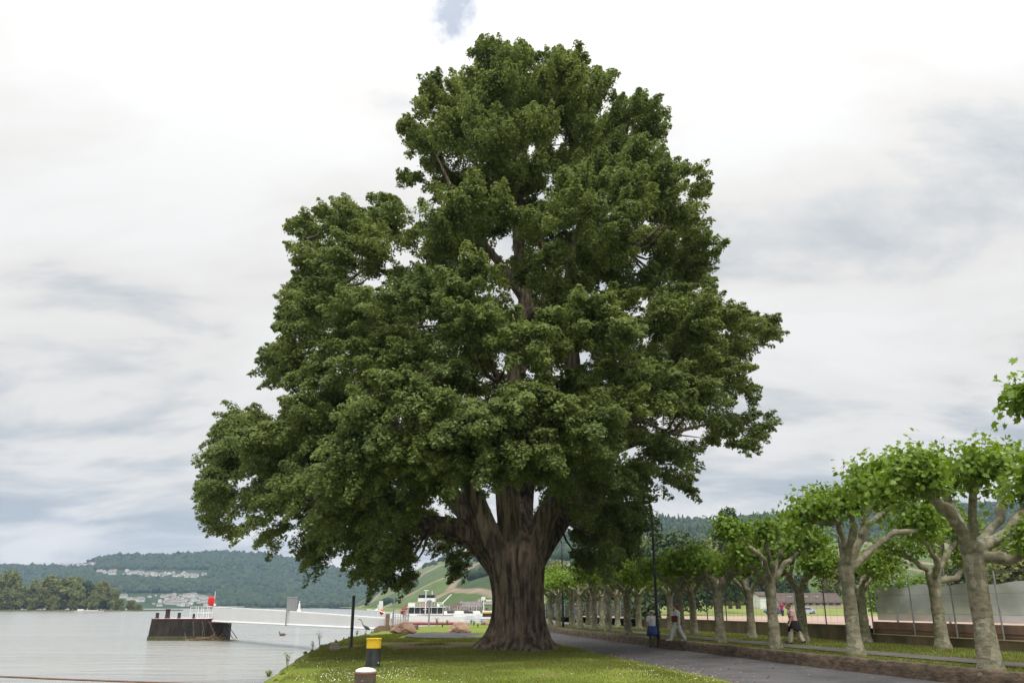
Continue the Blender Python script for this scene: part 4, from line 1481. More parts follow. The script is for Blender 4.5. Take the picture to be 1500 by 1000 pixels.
hd_p = [np.array([*wpos(67, .6)]), np.array(at_d(930, 905, 84)[:2]), np.array(at_d(880, 905, 100)[:2]), np.array(at_d(798, 905, 118)[:2])]
g = np.random.default_rng(19)
hl = []
for a_, b_ in zip(hd_p[:-1], hd_p[1:]):
    m_ = int(np.linalg.norm(b_ - a_) / 0.9) + 1
    for q in range(m_):
        c_ = a_ + (b_ - a_) * q / m_
        hl.append((c_[0] - hd_p[0][0], c_[1] - hd_p[0][1], g.uniform(.7, 1.0), .95, .95, g.uniform(1.1, 1.5)))
hgd = thing('hedge', 'long dark clipped hedge behind the far mesh fence', 'hedge', (hd_p[0][0], hd_p[0][1], PZ))
link('foliage', crown_mesh('foliage', hl, 15000, .34, DARK_LEAF, g), hgd)
# buildings beyond the court
def part_building(name, label, c0, c1, ytop, yeave, d, base, wallm, roofm, cat='building'):
    p0, p1 = at_d(c0, yeave, d), at_d(c1, yeave, d)
    w = p1[0] - p0[0]
    h = p0[2] - base
    rh = at_d(c0, ytop, d + 4)[2] - p0[2]
    t = thing(name, label, cat, ((p0[0] + p1[0]) / 2, d + 4, base))
    wl, rf, wn = gable(8, w, h, rh)
    wl.build('wall', wallm, t)
    rf.build('roof', roofm, t)
    return t, w, h, rh


CREAM = mat('cream_plaster', (0.46, 0.40, 0.33), (0.40, 0.34, 0.28), scale=0.5, rough=0.9)
BROOF = mat('brown_roof', (0.10, 0.075, 0.062), (0.07, 0.052, 0.045), scale=1.5, rough=0.85)
t, w, h, rh = part_building('clubhouse', 'long low clubhouse with brown roof beyond the clay court', 1142, 1232, 868, 880.5, 258, 1.1, CREAM, BROOF)
for k in range(9):
    x = -w / 2 + w * (k + 0.5) / 9
    f = MB().box((x, -4.02, 1.5), (1.3, 0.1, 0.9)).build('window', CREAM, t)
    MB().box((x, -4.08, 1.5), (1.1, 0.06, 0.7)).build('pane', GLASS, f)
for x in (-5.5, -0.6, 2.6):
    MB().box((x, -2.0, h + rh * 0.5 + 0.12), (1.1, 0.7, 0.14), bev=0.02).build('skylight', WHITE, t)
t, w, h, rh = part_building('white_house', 'plain white building wall between two plane trunks, beyond the court', 1112, 1134, 866, 871, 250, 1.1, WHITE, BROOF, 'house')
for x in (0.5,):
    MB().box((x, -4.05, 1.6), (0.8, 0.1, 1.0)).build('window', GLASS, t)


# cars on the meadow edge
def car(label, paint, loc, rz):
    t = thing('parked_car', label, 'car', loc, rz, 'cars parked beyond the clay court')
    prof = [(-2.05, 0.32), (-2.1, 0.62), (-1.95, 0.86), (-1.35, 0.95), (-0.85, 1.36), (-0.5, 1.44), (0.45, 1.44), (0.75, 1.36), (1.25, 0.97), (1.95, 0.82), (2.12, 0.6), (2.1, 0.32)]
    bd = MB()
    n = len(prof)
    vs = []
    for sgn in (-1, 1):
        for x, z in prof:
            vs.append((x, sgn * (0.84 - max(0, z - 0.9) * 0.35), z))
    fs = [tuple(range(n)), tuple(range(2 * n - 1, n - 1, -1))] + [(i, n + i, n + (i + 1) % n, (i + 1) % n) for i in range(n)]
    bd.add(vs, fs).build('body', paint, t)
    gl = MB()
    for sgn in (-1, 1):
        gl.add([(-1.1, sgn * 0.835, 0.98), (0.98, sgn * 0.835, 0.98), (0.62, sgn * 0.70, 1.34), (-0.72, sgn * 0.70, 1.34)], [(0, 1, 2, 3) if sgn < 0 else (3, 2, 1, 0)])
    gl.add([(1.30, -.7, .985), (1.30, .7, .985), (.83, .6, 1.35), (.83, -.6, 1.35)], [(0, 1, 2, 3)])
    gl.build('windows', GLASS, t)
    for sx in (-1.3, 1.3):
        for sy in (-0.8, 0.8):
            w = MB().tube([(sx, sy - 0.1, 0.31), (sx, sy + 0.1, 0.31)], 0.31, 16).build('wheel', DARKSTEEL, t)
            MB().tube([(sx, sy - 0.112, 0.31), (sx, sy + 0.112, 0.31)], 0.17, 12).build('rim', STEEL, w)
    for sy in (-0.6, 0.6):
        MB().ell((2.06, sy, 0.68), (0.07, 0.16, 0.09), sub=1).build('headlight', WHITE, t)
    return t


BLUE = mat('blue_car_paint', (0.09, 0.09, 0.30), (0.07, 0.07, 0.25), rough=0.3)
PALE = mat('silver_car_paint', (0.45, 0.47, 0.60), (0.42, 0.43, 0.55), rough=0.3)
p = at_d(1120, 897, 196)
car('dark blue car half hidden behind the crooked-limbed plane tree', BLUE, (p[0] + 2.1, 196, 0.22), 0.1 + PI)
p = at_d(1195, 896, 198)
car('pale violet car nosing out from behind the back-row plane trunk', PALE, (p[0] - 2.1, 198, 0.22), 0.05)

# ------------------------------------------------------------------ street lamps
def lamp(label, loc, rz=0, h=6.75):
    t = thing('street_lamp', label, 'street lamp', loc, rz, 'street lamps along the promenade')
    MB().lathe((0, 0, 0), [(0.085, 0), (0.085, 0.9), (0.07, 1.0), (0.06, h * 0.8), (0.055, h - 0.5)], 14).build('pole', DARKSTEEL, t, smooth=True)
    pts = [(0, 0, h - 0.5)] + [(-0.30 + 0.30 * math.cos(a), 0, h - 0.5 + 0.34 * math.sin(a)) for a in np.linspace(0.15, PI / 2, 7)] + [(-0.5, 0, h - 0.15)]
    MB().tube(pts, [0.05] * len(pts), 10).build('arm', DARKSTEEL, t, smooth=True)
    hd = MB().ell((-0.78, 0, h - 0.17), (0.33, 0.12, 0.07), sub=2).build('lamp_head', STEEL, t, smooth=True)
    MB().ell((-0.8, 0, h - 0.215), (0.24, 0.09, 0.045), sub=2).build('lens', WHITE, hd, smooth=True)
    return t


lm = on_z(964, 936, PZ)
l1 = lamp('tall dark street lamp with curved arm behind the capped man', lm)
dup(l1, on_z(825, 918, PZ), None, 'farther dark street lamp post beside the poplar trunk')
# slim pale post by the court
pp = wpos(44.8, -0.25)
tag(MB().lathe((0, 0, 0), [(0.06, 0), (0.05, 0.4), (0.04, 3.4), (0.03, 3.42)], 10).build('pale_post', STEEL, loc=(*pp, PZ)), 'slim pale post next to the person in magenta by the court wall', 'post')

# ------------------------------------------------------------------ bollards, pole, block, rocks
RUST = mat('rusty_steel', (0.15, 0.105, 0.085), (0.075, 0.06, 0.055), scale=4, rough=0.7, bump=0.3, metal=0.2)
GREYTOP = mat('bollard_grey', (0.10, 0.105, 0.11), (0.08, 0.08, 0.085), rough=0.6)
y1 = on_z(546, 979.5, 0.0)
b1 = thing('mooring_bollard', 'black mooring bollard with bright yellow top on the lawn', 'bollard', y1, 0, 'mooring bollards on the lawn')
MB().lathe((0, 0, -0.1), [(0.225, 0), (0.225, 0.73)], 32).build('body', mat('bollard_black', (0.055, 0.058, 0.06), (0.018, 0.019, 0.02), scale=5, stretch=(1, 1, .5), rough=.6, bump=.2, detail=9), b1, smooth=False)
MB().lathe((0, 0, 0.63), [(0.232, 0), (0.234, 0.262), (0.25, 0.264), (0.25, 0.285), (0.236, 0.298), (0.05, 0.305)], 32).build('cap', YELLOW, b1)
MB().ell((0.19, -0.16, 0.19), (0.035, 0.03, 0.035), sub=2).build('bolt', STEEL, b1)
d2 = 17.3
top = at_d(537, 968, d2)
b2 = thing('mooring_bollard', 'rusty brown mooring bollard with domed white top in the foreground', 'bollard', (top[0] - 0.01, d2, 0), 0, 'mooring bollards on the lawn')
hh = top[2] - 0.10
MB().lathe((0, 0, -0.1), [(0.205, 0), (0.205, hh - 0.02)], 32).build('body', RUST, b2)
MB().lathe((0, 0, hh - 0.12), [(0.211, 0), (0.211, 0.028)], 32).build('rim', mat('rust_rim', (0.30, 0.12, 0.08), (0.2, 0.08, 0.06), scale=6, rough=.8), b2)
MB().lathe((0, 0, hh - 0.092), [(0.207, 0), (0.19, 0.035), (0.15, 0.06), (0.08, 0.078), (0.01, 0.083)], 32).build('cap', WHITE, b2, smooth=True)
MB().ell((-0.02, -0.21, hh - 0.24), (0.016, 0.014, 0.016), sub=1).build('bolt', STEEL, b2)

pl = on_z(514, 949, 0.0)
po = thing('steel_pole', 'slim dark steel pole with lower sleeve at the edge of the bank', 'pole', pl)
ht = at_d(518, 872, pl[1])[2]
POLEM = mat('pole_grey_green', (0.10, 0.10, 0.085), (0.06, 0.06, 0.05), rough=.5, metal=.3)
MB().lathe((0, 0, 0), [(0.068, 0), (0.068, ht * 0.37)], 14).build('sleeve', POLEM, po)
MB().lathe((0, 0, ht * 0.37), [(0.09, 0), (0.09, 0.03), (0.075, 0.035), (0.075, ht * 0.63)], 14).build('shaft', POLEM, po)
MB().lathe((0, 0, -0.05), [(0.13, 0), (0.12, 0.12), (0.07, 0.16)], 14).build('foot', DARKSTEEL, po)

bl = on_z(490, 951, 0.02)
tag(MB().box((0, 0, 0.13), (0.44, 0.34, 0.30), bev=0.03, taper=0.86).build('concrete_block', mat('pale_concrete', (0.42, 0.37, 0.33), (0.32, 0.28, 0.24), scale=6, rough=.9, bump=.4), loc=bl, rz=0.15), 'small pale concrete block in the grass near the steel pole', 'block')


def rock(label, loc, size, seed, m, rz=0, pts=None):
    bm = bmesh.new()
    bmesh.ops.create_icosphere(bm, subdivisions=4, radius=1)
    for v in bm.verts:
        p = v.co.copy()
        q = p + Vector((seed * 3.7, seed, 0))
        k = 1 + 0.30 * mnoise.noise(q * 1.2) + 0.12 * mnoise.noise(q * 3.1) + 0.05 * mnoise.noise(q * 8)
        p = p * k
        # flatten into facets
        for n_, dlim in ((Vector((0.5, -0.7, 0.5)).normalized(), 0.80), (Vector((-0.8, -0.3, 0.5)).normalized(), 0.78), (Vector((0, 0, 1)), 0.86), (Vector((0.9, 0.1, 0.3)).normalized(), 0.85)):
            e = p.dot(n_) - dlim
            if e > 0:
                p -= n_ * e * 0.85
        v.co = Vector((p.x * size[0] * (1 + (pts or 0) * -0.0), p.y * size[1], p.z * size[2]))
        if pts and v.co.x < 0:        # a tapering tail on one side
            v.co.z *= max(0.25, 1 + pts * v.co.x / size[0])
    me = bpy.data.meshes.new('boulder')
    bm.to_mesh(me)
    bm.free()
    me.materials.append(m)
    o = link('boulder', me, loc=loc, rz=rz)
    return tag(o, label, 'rock', 'boulders by the side path')


ROCK = mat('red_sandstone', (0.36, 0.235, 0.175), (0.20, 0.115, 0.08), scale=1.6, rough=0.95, bump=0.8, bscale=5, bdist=.1)
ROCK2 = mat('pale_sandstone', (0.46, 0.31, 0.21), (0.28, 0.17, 0.11), scale=1.6, rough=0.95, bump=0.8, bscale=5, bdist=.1)
r1 = on_z(594, 928, 0.05)
rock('reddish sandstone boulder with tapering tail in front of the quay gate', (r1[0] - 0.2, r1[1] + .4, 0.30), (0.95, 0.6, 0.62), 1.0, ROCK, 0.1, 0.55)
r2 = on_z(672, 927, 0.05)
rock('larger pale orange sandstone boulder left of the poplar trunk', (r2[0] + 0.0, r2[1] + .6, 0.22), (0.86, 0.6, 0.62), 2.3, ROCK2, 0.0)
r3 = on_z(711, 915, 0.0)
rock('small red boulder on the far grass close to the poplar trunk', (r3[0], r3[1], 0.15), (0.5, 0.4, 0.35), 3.9, ROCK)

# ------------------------------------------------------------------ quay, gate, railing
qy = thing('quay_wall', 'low brown stone quay abutment at the end of the gangway', 'wall', (0, 0, 0))
q0, q1 = on_z(546, 926, 0.0), on_z(604, 925, 0.0)
QM = mat('quay_stone', (0.24, 0.175, 0.125), (0.14, 0.10, 0.075), scale=1.2, rough=.95, bump=.5)
QY = 70.0
xa, xb = at_d(546, 922, QY)[0], at_d(606, 922, QY)[0]
MB().add([(xa - .4, QY, -2.2), (xb, QY, -2.2), (xb, QY, .42), (xa + .5, QY, .42), (xa + .1, QY, .2), (xa - .4, QY + 3.5, -2.2), (xb, QY + 3.5, -2.2), (xb, QY + 3.5, .42), (xa + .5, QY + 3.5, .42), (xa + .1, QY + 3.5, .2)],
         [(0, 1, 2, 3, 4), (9, 8, 7, 6, 5), (3, 2, 7, 8), (4, 3, 8, 9), (0, 4, 9, 5), (1, 6, 7, 2), (0, 5, 6, 1)]).build('wall_body', QM, qy)
gq = thing('quay_gate', 'grey barred gate closing the quay beside the person in red', 'gate', (at_d(575, 915, 71)[0], 71, 0.42))
gw = 0.68
for dx in (0, 1.25):
    MB().box((dx, 0, 0.62), (0.07, 0.07, 1.25)).build('gate_post', STEEL, gq)
gb = MB()
for k in range(1, 6):
    gb.tube([(k * 0.21, 0, 0.06), (k * 0.21, 0, 1.15)], 0.028 if k == 3 else 0.018, 6)
for z in (0.08, 0.62, 1.15):
    gb.tube([(0, 0, z), (1.25, 0, z)], 0.022, 6)
gb.build('bars', STEEL, gq)
rl = thing('hand_rail', 'short curved white handrail where the gangway meets the quay', 'railing', (at_d(564, 918, 70.5)[0], 70.5, 0.42))
MB().tube([(0, 0, 0), (0, 0, 0.75), (-0.12, 0, 0.98), (-0.5, 0, 1.12), (-1.6, 0.5, 1.2)], 0.04, 8).build('rail', WHITE, rl)
MB().box((0.18, 0, 0.45), (0.30, 0.3, 0.9), bev=0.03).build('post_block', QM, rl)
MB().tube([(0.55, -0.6, -0.45), (0.55, -0.6, 0.55)], 0.05, 8).build('post', CONC, rl)
tag(MB().tube([(0, 0, 0), (0, 0, 3.2)], 0.035, 6).build('thin_mast', STEEL, loc=(at_d(576, 915, 72)[0], 72, 0.4)), 'thin mast rising from the quay behind the barred gate', 'mast')
tag(MB().box((0, 0, 1.25), (0.16, 0.08, 2.5), bev=0.02).add([(-.22, -.06, 1.9), (.22, -.06, 1.9), (.22, -.06, 2.45), (-.22, -.06, 2.45), (-.22, .06, 1.9), (.22, .06, 1.9), (.22, .06, 2.45), (-.22, .06, 2.45)], [(0, 1, 2, 3), (7, 6, 5, 4), (0, 4, 5, 1), (3, 2, 6, 7), (1, 5, 6, 2), (0, 3, 7, 4)]).build('sign_post', STEEL, loc=(at_d(628, 919, 88)[0], 88, 0)), 'narrow grey sign post on the quay edge in front of the white boat', 'sign')

# ------------------------------------------------------------------ gangway, mooring pontoon
HULL = mat('pontoon_steel', (0.055, 0.040, 0.030), (0.018, 0.016, 0.015), scale=1.6, stretch=(1, 1, 0.3), rough=0.8, bump=0.3, detail=9, lo=0.42, hi=0.72)
ALGAE = mat('pontoon_algae', (0.10, 0.10, 0.045), (0.06, 0.06, 0.03), scale=2, rough=.9)
REDTRIM = mat('red_trim', (0.30, 0.07, 0.06), (0.22, 0.05, 0.045), rough=.7)
DECK = mat('pontoon_deck', (0.62, 0.60, 0.57), (0.5, 0.48, 0.46), scale=1.2, rough=.8)
PD = 105.0
xl, xm, xr = at_d(219, 930, PD)[0], at_d(303, 930, PD)[0], at_d(325, 930, PD)[0]
zt, zt2 = at_d(260, 905.5, PD)[2], at_d(320, 911, PD)[2]
pn = thing('mooring_pontoon', 'dark steel mooring pontoon with red rim floating on the river', 'pontoon', (xl, PD, WATER_Z))
W_ = xm - xl
H_ = zt - WATER_Z
MB().add([(-.25, 0, -.5), (W_, 0, -.5), (W_, 0, H_ - .06), (0.02, 0, H_ - .06), (-.25, 5, -.5), (W_, 5, -.5), (W_, 5, H_ - .06), (0.02, 5, H_ - .06)], [(0, 1, 2, 3), (7, 6, 5, 4), (0, 3, 7, 4), (1, 5, 6, 2), (3, 2, 6, 7), (0, 4, 5, 1)]).build('hull', HULL, pn)
MB().box((W_ / 2, 2.5, H_ - .03), (W_ + .1, 5.1, 0.055)).build('rim', REDTRIM, pn)
MB().box((W_ / 2, 2.55, H_ + .015), (W_ - .2, 4.8, 0.03)).build('deck', DECK, pn)
H2 = zt2 - WATER_Z
MB().box((W_ + (xr - xm) / 2 + .003, 1.7, (H2 - .5) / 2 - .04), (xr - xm, 3.0, H2 + .4)).build('lower_hull', HULL, pn)
MB().box((W_ + (xr - xm) / 2 + .05, 1.7, H2 - 0.02), (xr - xm, 3.1, 0.06)).build('lower_rim', REDTRIM, pn)
MB().box(((xr - xl) / 2 - .1, -.012, 0.18), (xr - xl + .3, .03, 0.6)).build('waterline_band', ALGAE, pn)
tb_ = MB()
for k, (x0, x1) in enumerate(((5.05, 5.35), (6.1, 6.65), (6.9, 7.9))):
    tb_.tube([(x0, -.08, H_ - .3), (x0 + (x1 - x0) * .6, -.12, H_ * .5), (x1, -.2, .5)], .06, 6)
tb_.build('fender_pipes', mat('old_timber', (0.12, 0.09, 0.06), (0.07, 0.05, 0.035), scale=3, rough=.9), pn)
st = MB()
st.tube([(xr - xl, 0.3, H2 - .1), (xr - xl + 1.3, 0.2, 0.2)], .04, 6).tube([(xr - xl, 1.2, H2 - .1), (xr - xl + 1.55, 1.0, 0.2)], .04, 6).tube([(xr - xl, .3, .9), (xr - xl + .8, .2, 0.1)], .04, 6)
st.build('strut', HULL, pn)
rlg = MB()
r0 = (273 - 219) / 106 * (xr - xl)
r1_ = (306 - 219) / 106 * (xr - xl)
for x in np.linspace(r0, r1_, 5):
    for y in (0.4, 3.0):
        rlg.tube([(x, y, H_), (x, y, H_ + 1.35)], .028, 6)
for z in (0.65, 1.35):
    for y in (0.4, 3.0):
        rlg.tube([(r0, y, H_ + z), (r1_ + (3 if z > 1 else 0), y, H_ + z)], .028, 6)
rlg.build('railing', WHITE, pn)
# bollards on the pontoon
for px_, h_, w_, lab in ((230, .62, .2, 'short dark bollard at the outer end of the mooring pontoon'), (245, 1.05, .27, 'tallest dark bollard on the mooring pontoon'), (262, .62, .19, 'dark bollard on the middle of the pontoon deck'), (284, .50, .17, 'low dark bollard under the pontoon railing')):
    o = MB().lathe((0, 0, 0), [(w_ * 1.25, 0), (w_ * 1.25, 0.04), (w_, 0.08), (w_ * .95, h_ * .9), (w_ * 1.12, h_ * .92), (w_ * 1.1, h_), (0.02, h_ + .02)], 18).build('pontoon_bollard', [HULL], loc=(at_d(px_, 905, PD + 1)[0], PD + 1.0, zt + .035))
    tag(o, lab, 'bollard', 'bollards on the mooring pontoon')
bx = (299 - 219) / 106 * (xr - xl) + xl
rb = thing('signal_buoy', 'bright red basket buoy on a thin mast above the pontoon railing', 'buoy', (bx + .35, PD + .9, zt + .035))
MB().tube([(0.15, 0, 0), (0.15, 0, 3.1)], .035, 6).build('mast', WHITE, rb)
MB().lathe((-.22, 0, 1.42), [(.22, 0), (.36, .12), (.40, .45), (.40, .75), (.34, 1.0), (.2, 1.1)], 10).build('basket', RED, rb)
MB().box((.25, 0, 1.55), (.25, .2, .25), bev=.03).build('lamp_box', WHITE, rb)
# driftwood caught at the pontoon
g = np.random.default_rng(5)
dwd = MB()
for k in range(46):
    x = g.uniform(0, 5.4)
    z = g.uniform(0.05, 0.42) * (1 - abs(x - 2.4) / 3.2)
    a = g.normal() * 0.25
    L = g.uniform(.5, 1.7)
    dwd.tube([(x, -.35 - g.uniform(0, .5), z), (x + L * .5, -.4 - g.uniform(0, .5), z + .1 * g.normal()), (x + L, -.35 - g.uniform(0, .3), max(.02, z + a * L))], [.05, .06, .02], 5)
for x, z in ((0, 1.0), (1.9, 1.2), (3.2, 0.9)):
    dwd.tube([(x, -.5, .1), (x - .3 + .3 * x / 3, -.4, z)], [.05, .02], 5)
o = dwd.build('driftwood', mat('driftwood', (0.26, 0.19, 0.11), (0.13, 0.09, 0.05), scale=3, rough=.95), loc=(xl + 4.6, PD, WATER_Z))
tag(o, 'tangle of brown driftwood caught against the pontoon side', 'driftwood')

# gangway with solid white side, from pontoon to quay
gw0 = at_d(311, 909.5, PD + .5)
gw1 = at_d(562, 921.5, 70.6)
gt0, gt1 = at_d(311, 889.5, PD + .5)[2], at_d(562, 906.5, 70.6)[2]
gwy = thing('gangway', 'long gangway with solid white side leading from the pontoon to the quay', 'gangway', (0, 0, 0))
side, chord, rail_, deckb = MB(), MB(), MB(), MB()
N = 16
a, b_ = np.array(gw0), np.array(gw1)
vec = b_ - a
nv = np.array([vec[1], -vec[0], 0])
nv = -nv / np.linalg.norm(nv)
if nv[1] < 0:
    nv = -nv
ps = [a + vec * t for t in np.linspace(0, 1, N + 1)]
tops = [gt0 + (gt1 - gt0) * (t ** 1.25) for t in np.linspace(0, 1, N + 1)]
for offs, mb in ((0.0, side), (2.2, side)):
    vs, fs = [], []
    for p, zt_ in zip(ps, tops):
        for o2 in (0, 0.06):
            q = p + nv * (offs + o2)
            vs += [(q[0], q[1], p[2] + .1), (q[0], q[1], zt_)]
    for i in range(N):
        k = i * 4
        fs += [(k, k + 4, k + 5, k + 1), (k + 3, k + 7, k + 6, k + 2), (k + 1, k + 5, k + 7, k + 3), (k + 2, k + 6, k + 4, k)]
    mb.add(vs, fs)
GWHITE = mat('gangway_white', (0.64, 0.635, 0.625), (0.60, 0.595, 0.585), scale=0.3, rough=.6)
side.build('side_panel', GWHITE, gwy)
chord.tube([p + nv * -.03 + np.array([0, 0, .02]) for p in ps], .10, 8).tube([p + nv * 2.29 + np.array([0, 0, .02]) for p in ps], .10, 8)
chord.build('bottom_chord', WHITE, gwy)
rail_.tube([np.array([p[0], p[1], z + .07]) + nv * .03 for p, z in zip(ps, tops)], .045, 6)
rail_.build('handrail', WHITE, gwy)
vs = []
for p in ps:
    for o2 in (0.07, 2.19):
        q = p + nv * o2
        vs.append((q[0], q[1], p[2] + .14))
deckb.add(vs, [(2 * i, 2 * i + 2, 2 * i + 3, 2 * i + 1) for i in range(N)])
deckb.build('deck', DECK, gwy)
# grey board on the gangway side
t_ = (421 - 340) / (562 - 340)
for t_ in np.linspace(0.2, 0.85, 300):
    p = a + vec * t_
    dep = p[1] * CP + (p[2] - EYE) * SP
    if 750 + F * p[0] / dep >= 421:
        break
bp_ = p - nv * .18
bd = thing('notice_board', 'tall grey back of a river notice board standing at the gangway', 'sign', (bp_[0], bp_[1], bp_[2] - .1), 0.0)
sc_ = dep / F
zt3 = at_d(428, 873.5, bp_[1])[2] - bp_[2] + .1
wb = 14 * sc_
MB().box((0, 0, zt3 / 2), (.10, .10, zt3), bev=.01).build('post', STEEL, bd)
hbz = 20.5 * sc_
BOARD = mat('board_grey', (0.27, 0.28, 0.28), (0.21, 0.22, 0.22), scale=1.5, stretch=(4, 4, .3), rough=.7)
MB().box((wb / 2 - .02, -.08, zt3 - hbz / 2 - .08), (wb - .05, .05, hbz - .1)).build('board', BOARD, bd)
frm = MB()
frm.box((wb / 2, -.09, zt3 - .04), (wb + .12, .13, .10)).box((wb + .02, -.09, zt3 - hbz / 2 - .1), (.09, .12, hbz))
for k in (0.33, 0.66):
    frm.box((wb * k, -.115, zt3 - hbz / 2 - .08), (.05, .03, hbz - .12))
frm.build('frame', STEEL, bd)
# white sign and red ball at the shore end
sgn = thing('river_sign', 'white rectangular river sign on a post beyond the gangway end', 'sign', (at_d(553, 905, 84)[0], 84, -0.6))
zs_ = at_d(556, 880, 84)[2] + .6
MB().tube([(0, 0, -1.4), (0, 0, zs_ - .3)], .05, 6).build('post', WHITE, sgn)
MB().box((.28, -.08, zs_ - .38), (.38, .05, .78), bev=.015).build('panel', WHITE, sgn)
MB().lathe((-.12, -.05, zs_ - .95), [(.04, 0), (.13, .05), (.14, .2), (.05, .26)], 10).build('lamp', WHITE, sgn)
rbl = thing('red_ball', 'small red marker ball on a post beside the white river sign', 'marker', (at_d(558.5, 905, 85)[0], 85, -1))
zb = at_d(558.5, 896, 85)[2] + 1
MB().tube([(0, 0, -1.2), (0, 0, zb - .1)], .04, 6).build('post', WHITE, rbl)
MB().ell((0, 0, zb), (.2, .2, .25), sub=2).build('ball', RED, rbl, smooth=True)

# distant sailing mark
vm_ = thing('white_beacon', 'tiny white conical beacon on the far water beside the notice board', 'beacon', (at_d(438, 893, 520)[0], 520, WATER_Z))
MB().lathe((0, 0, -0.3), [(1.5, 0), (1.4, 1.6), (.75, 2.2), (.6, 5), (.2, 6.2)], 14).build('body', WHITE, vm_)
MB().ell((0, 0, 6.4), .4, sub=1).build('lantern', WHITE, vm_)

# cable across the water in the near corner
cb = MB()
p0, p1 = at_d(-60, 987.5, 12.5), at_d(420, 1003.0, 14.5)
pts = []
for t in np.linspace(-0.1, 1.15, 40):
    q = p0 + (p1 - p0) * t
    q[2] -= 0.02 * math.sin(PI * min(1, max(0, t)))
    pts.append(q)
cb.tube(pts, 0.013, 8)
tag(cb.build('mooring_cable', mat('rusty_cable', (0.22, 0.12, 0.09), (0.13, 0.08, 0.065), scale=8, rough=.8), smooth=True), 'thin rust-brown cable stretched low over the water in the near corner', 'cable')

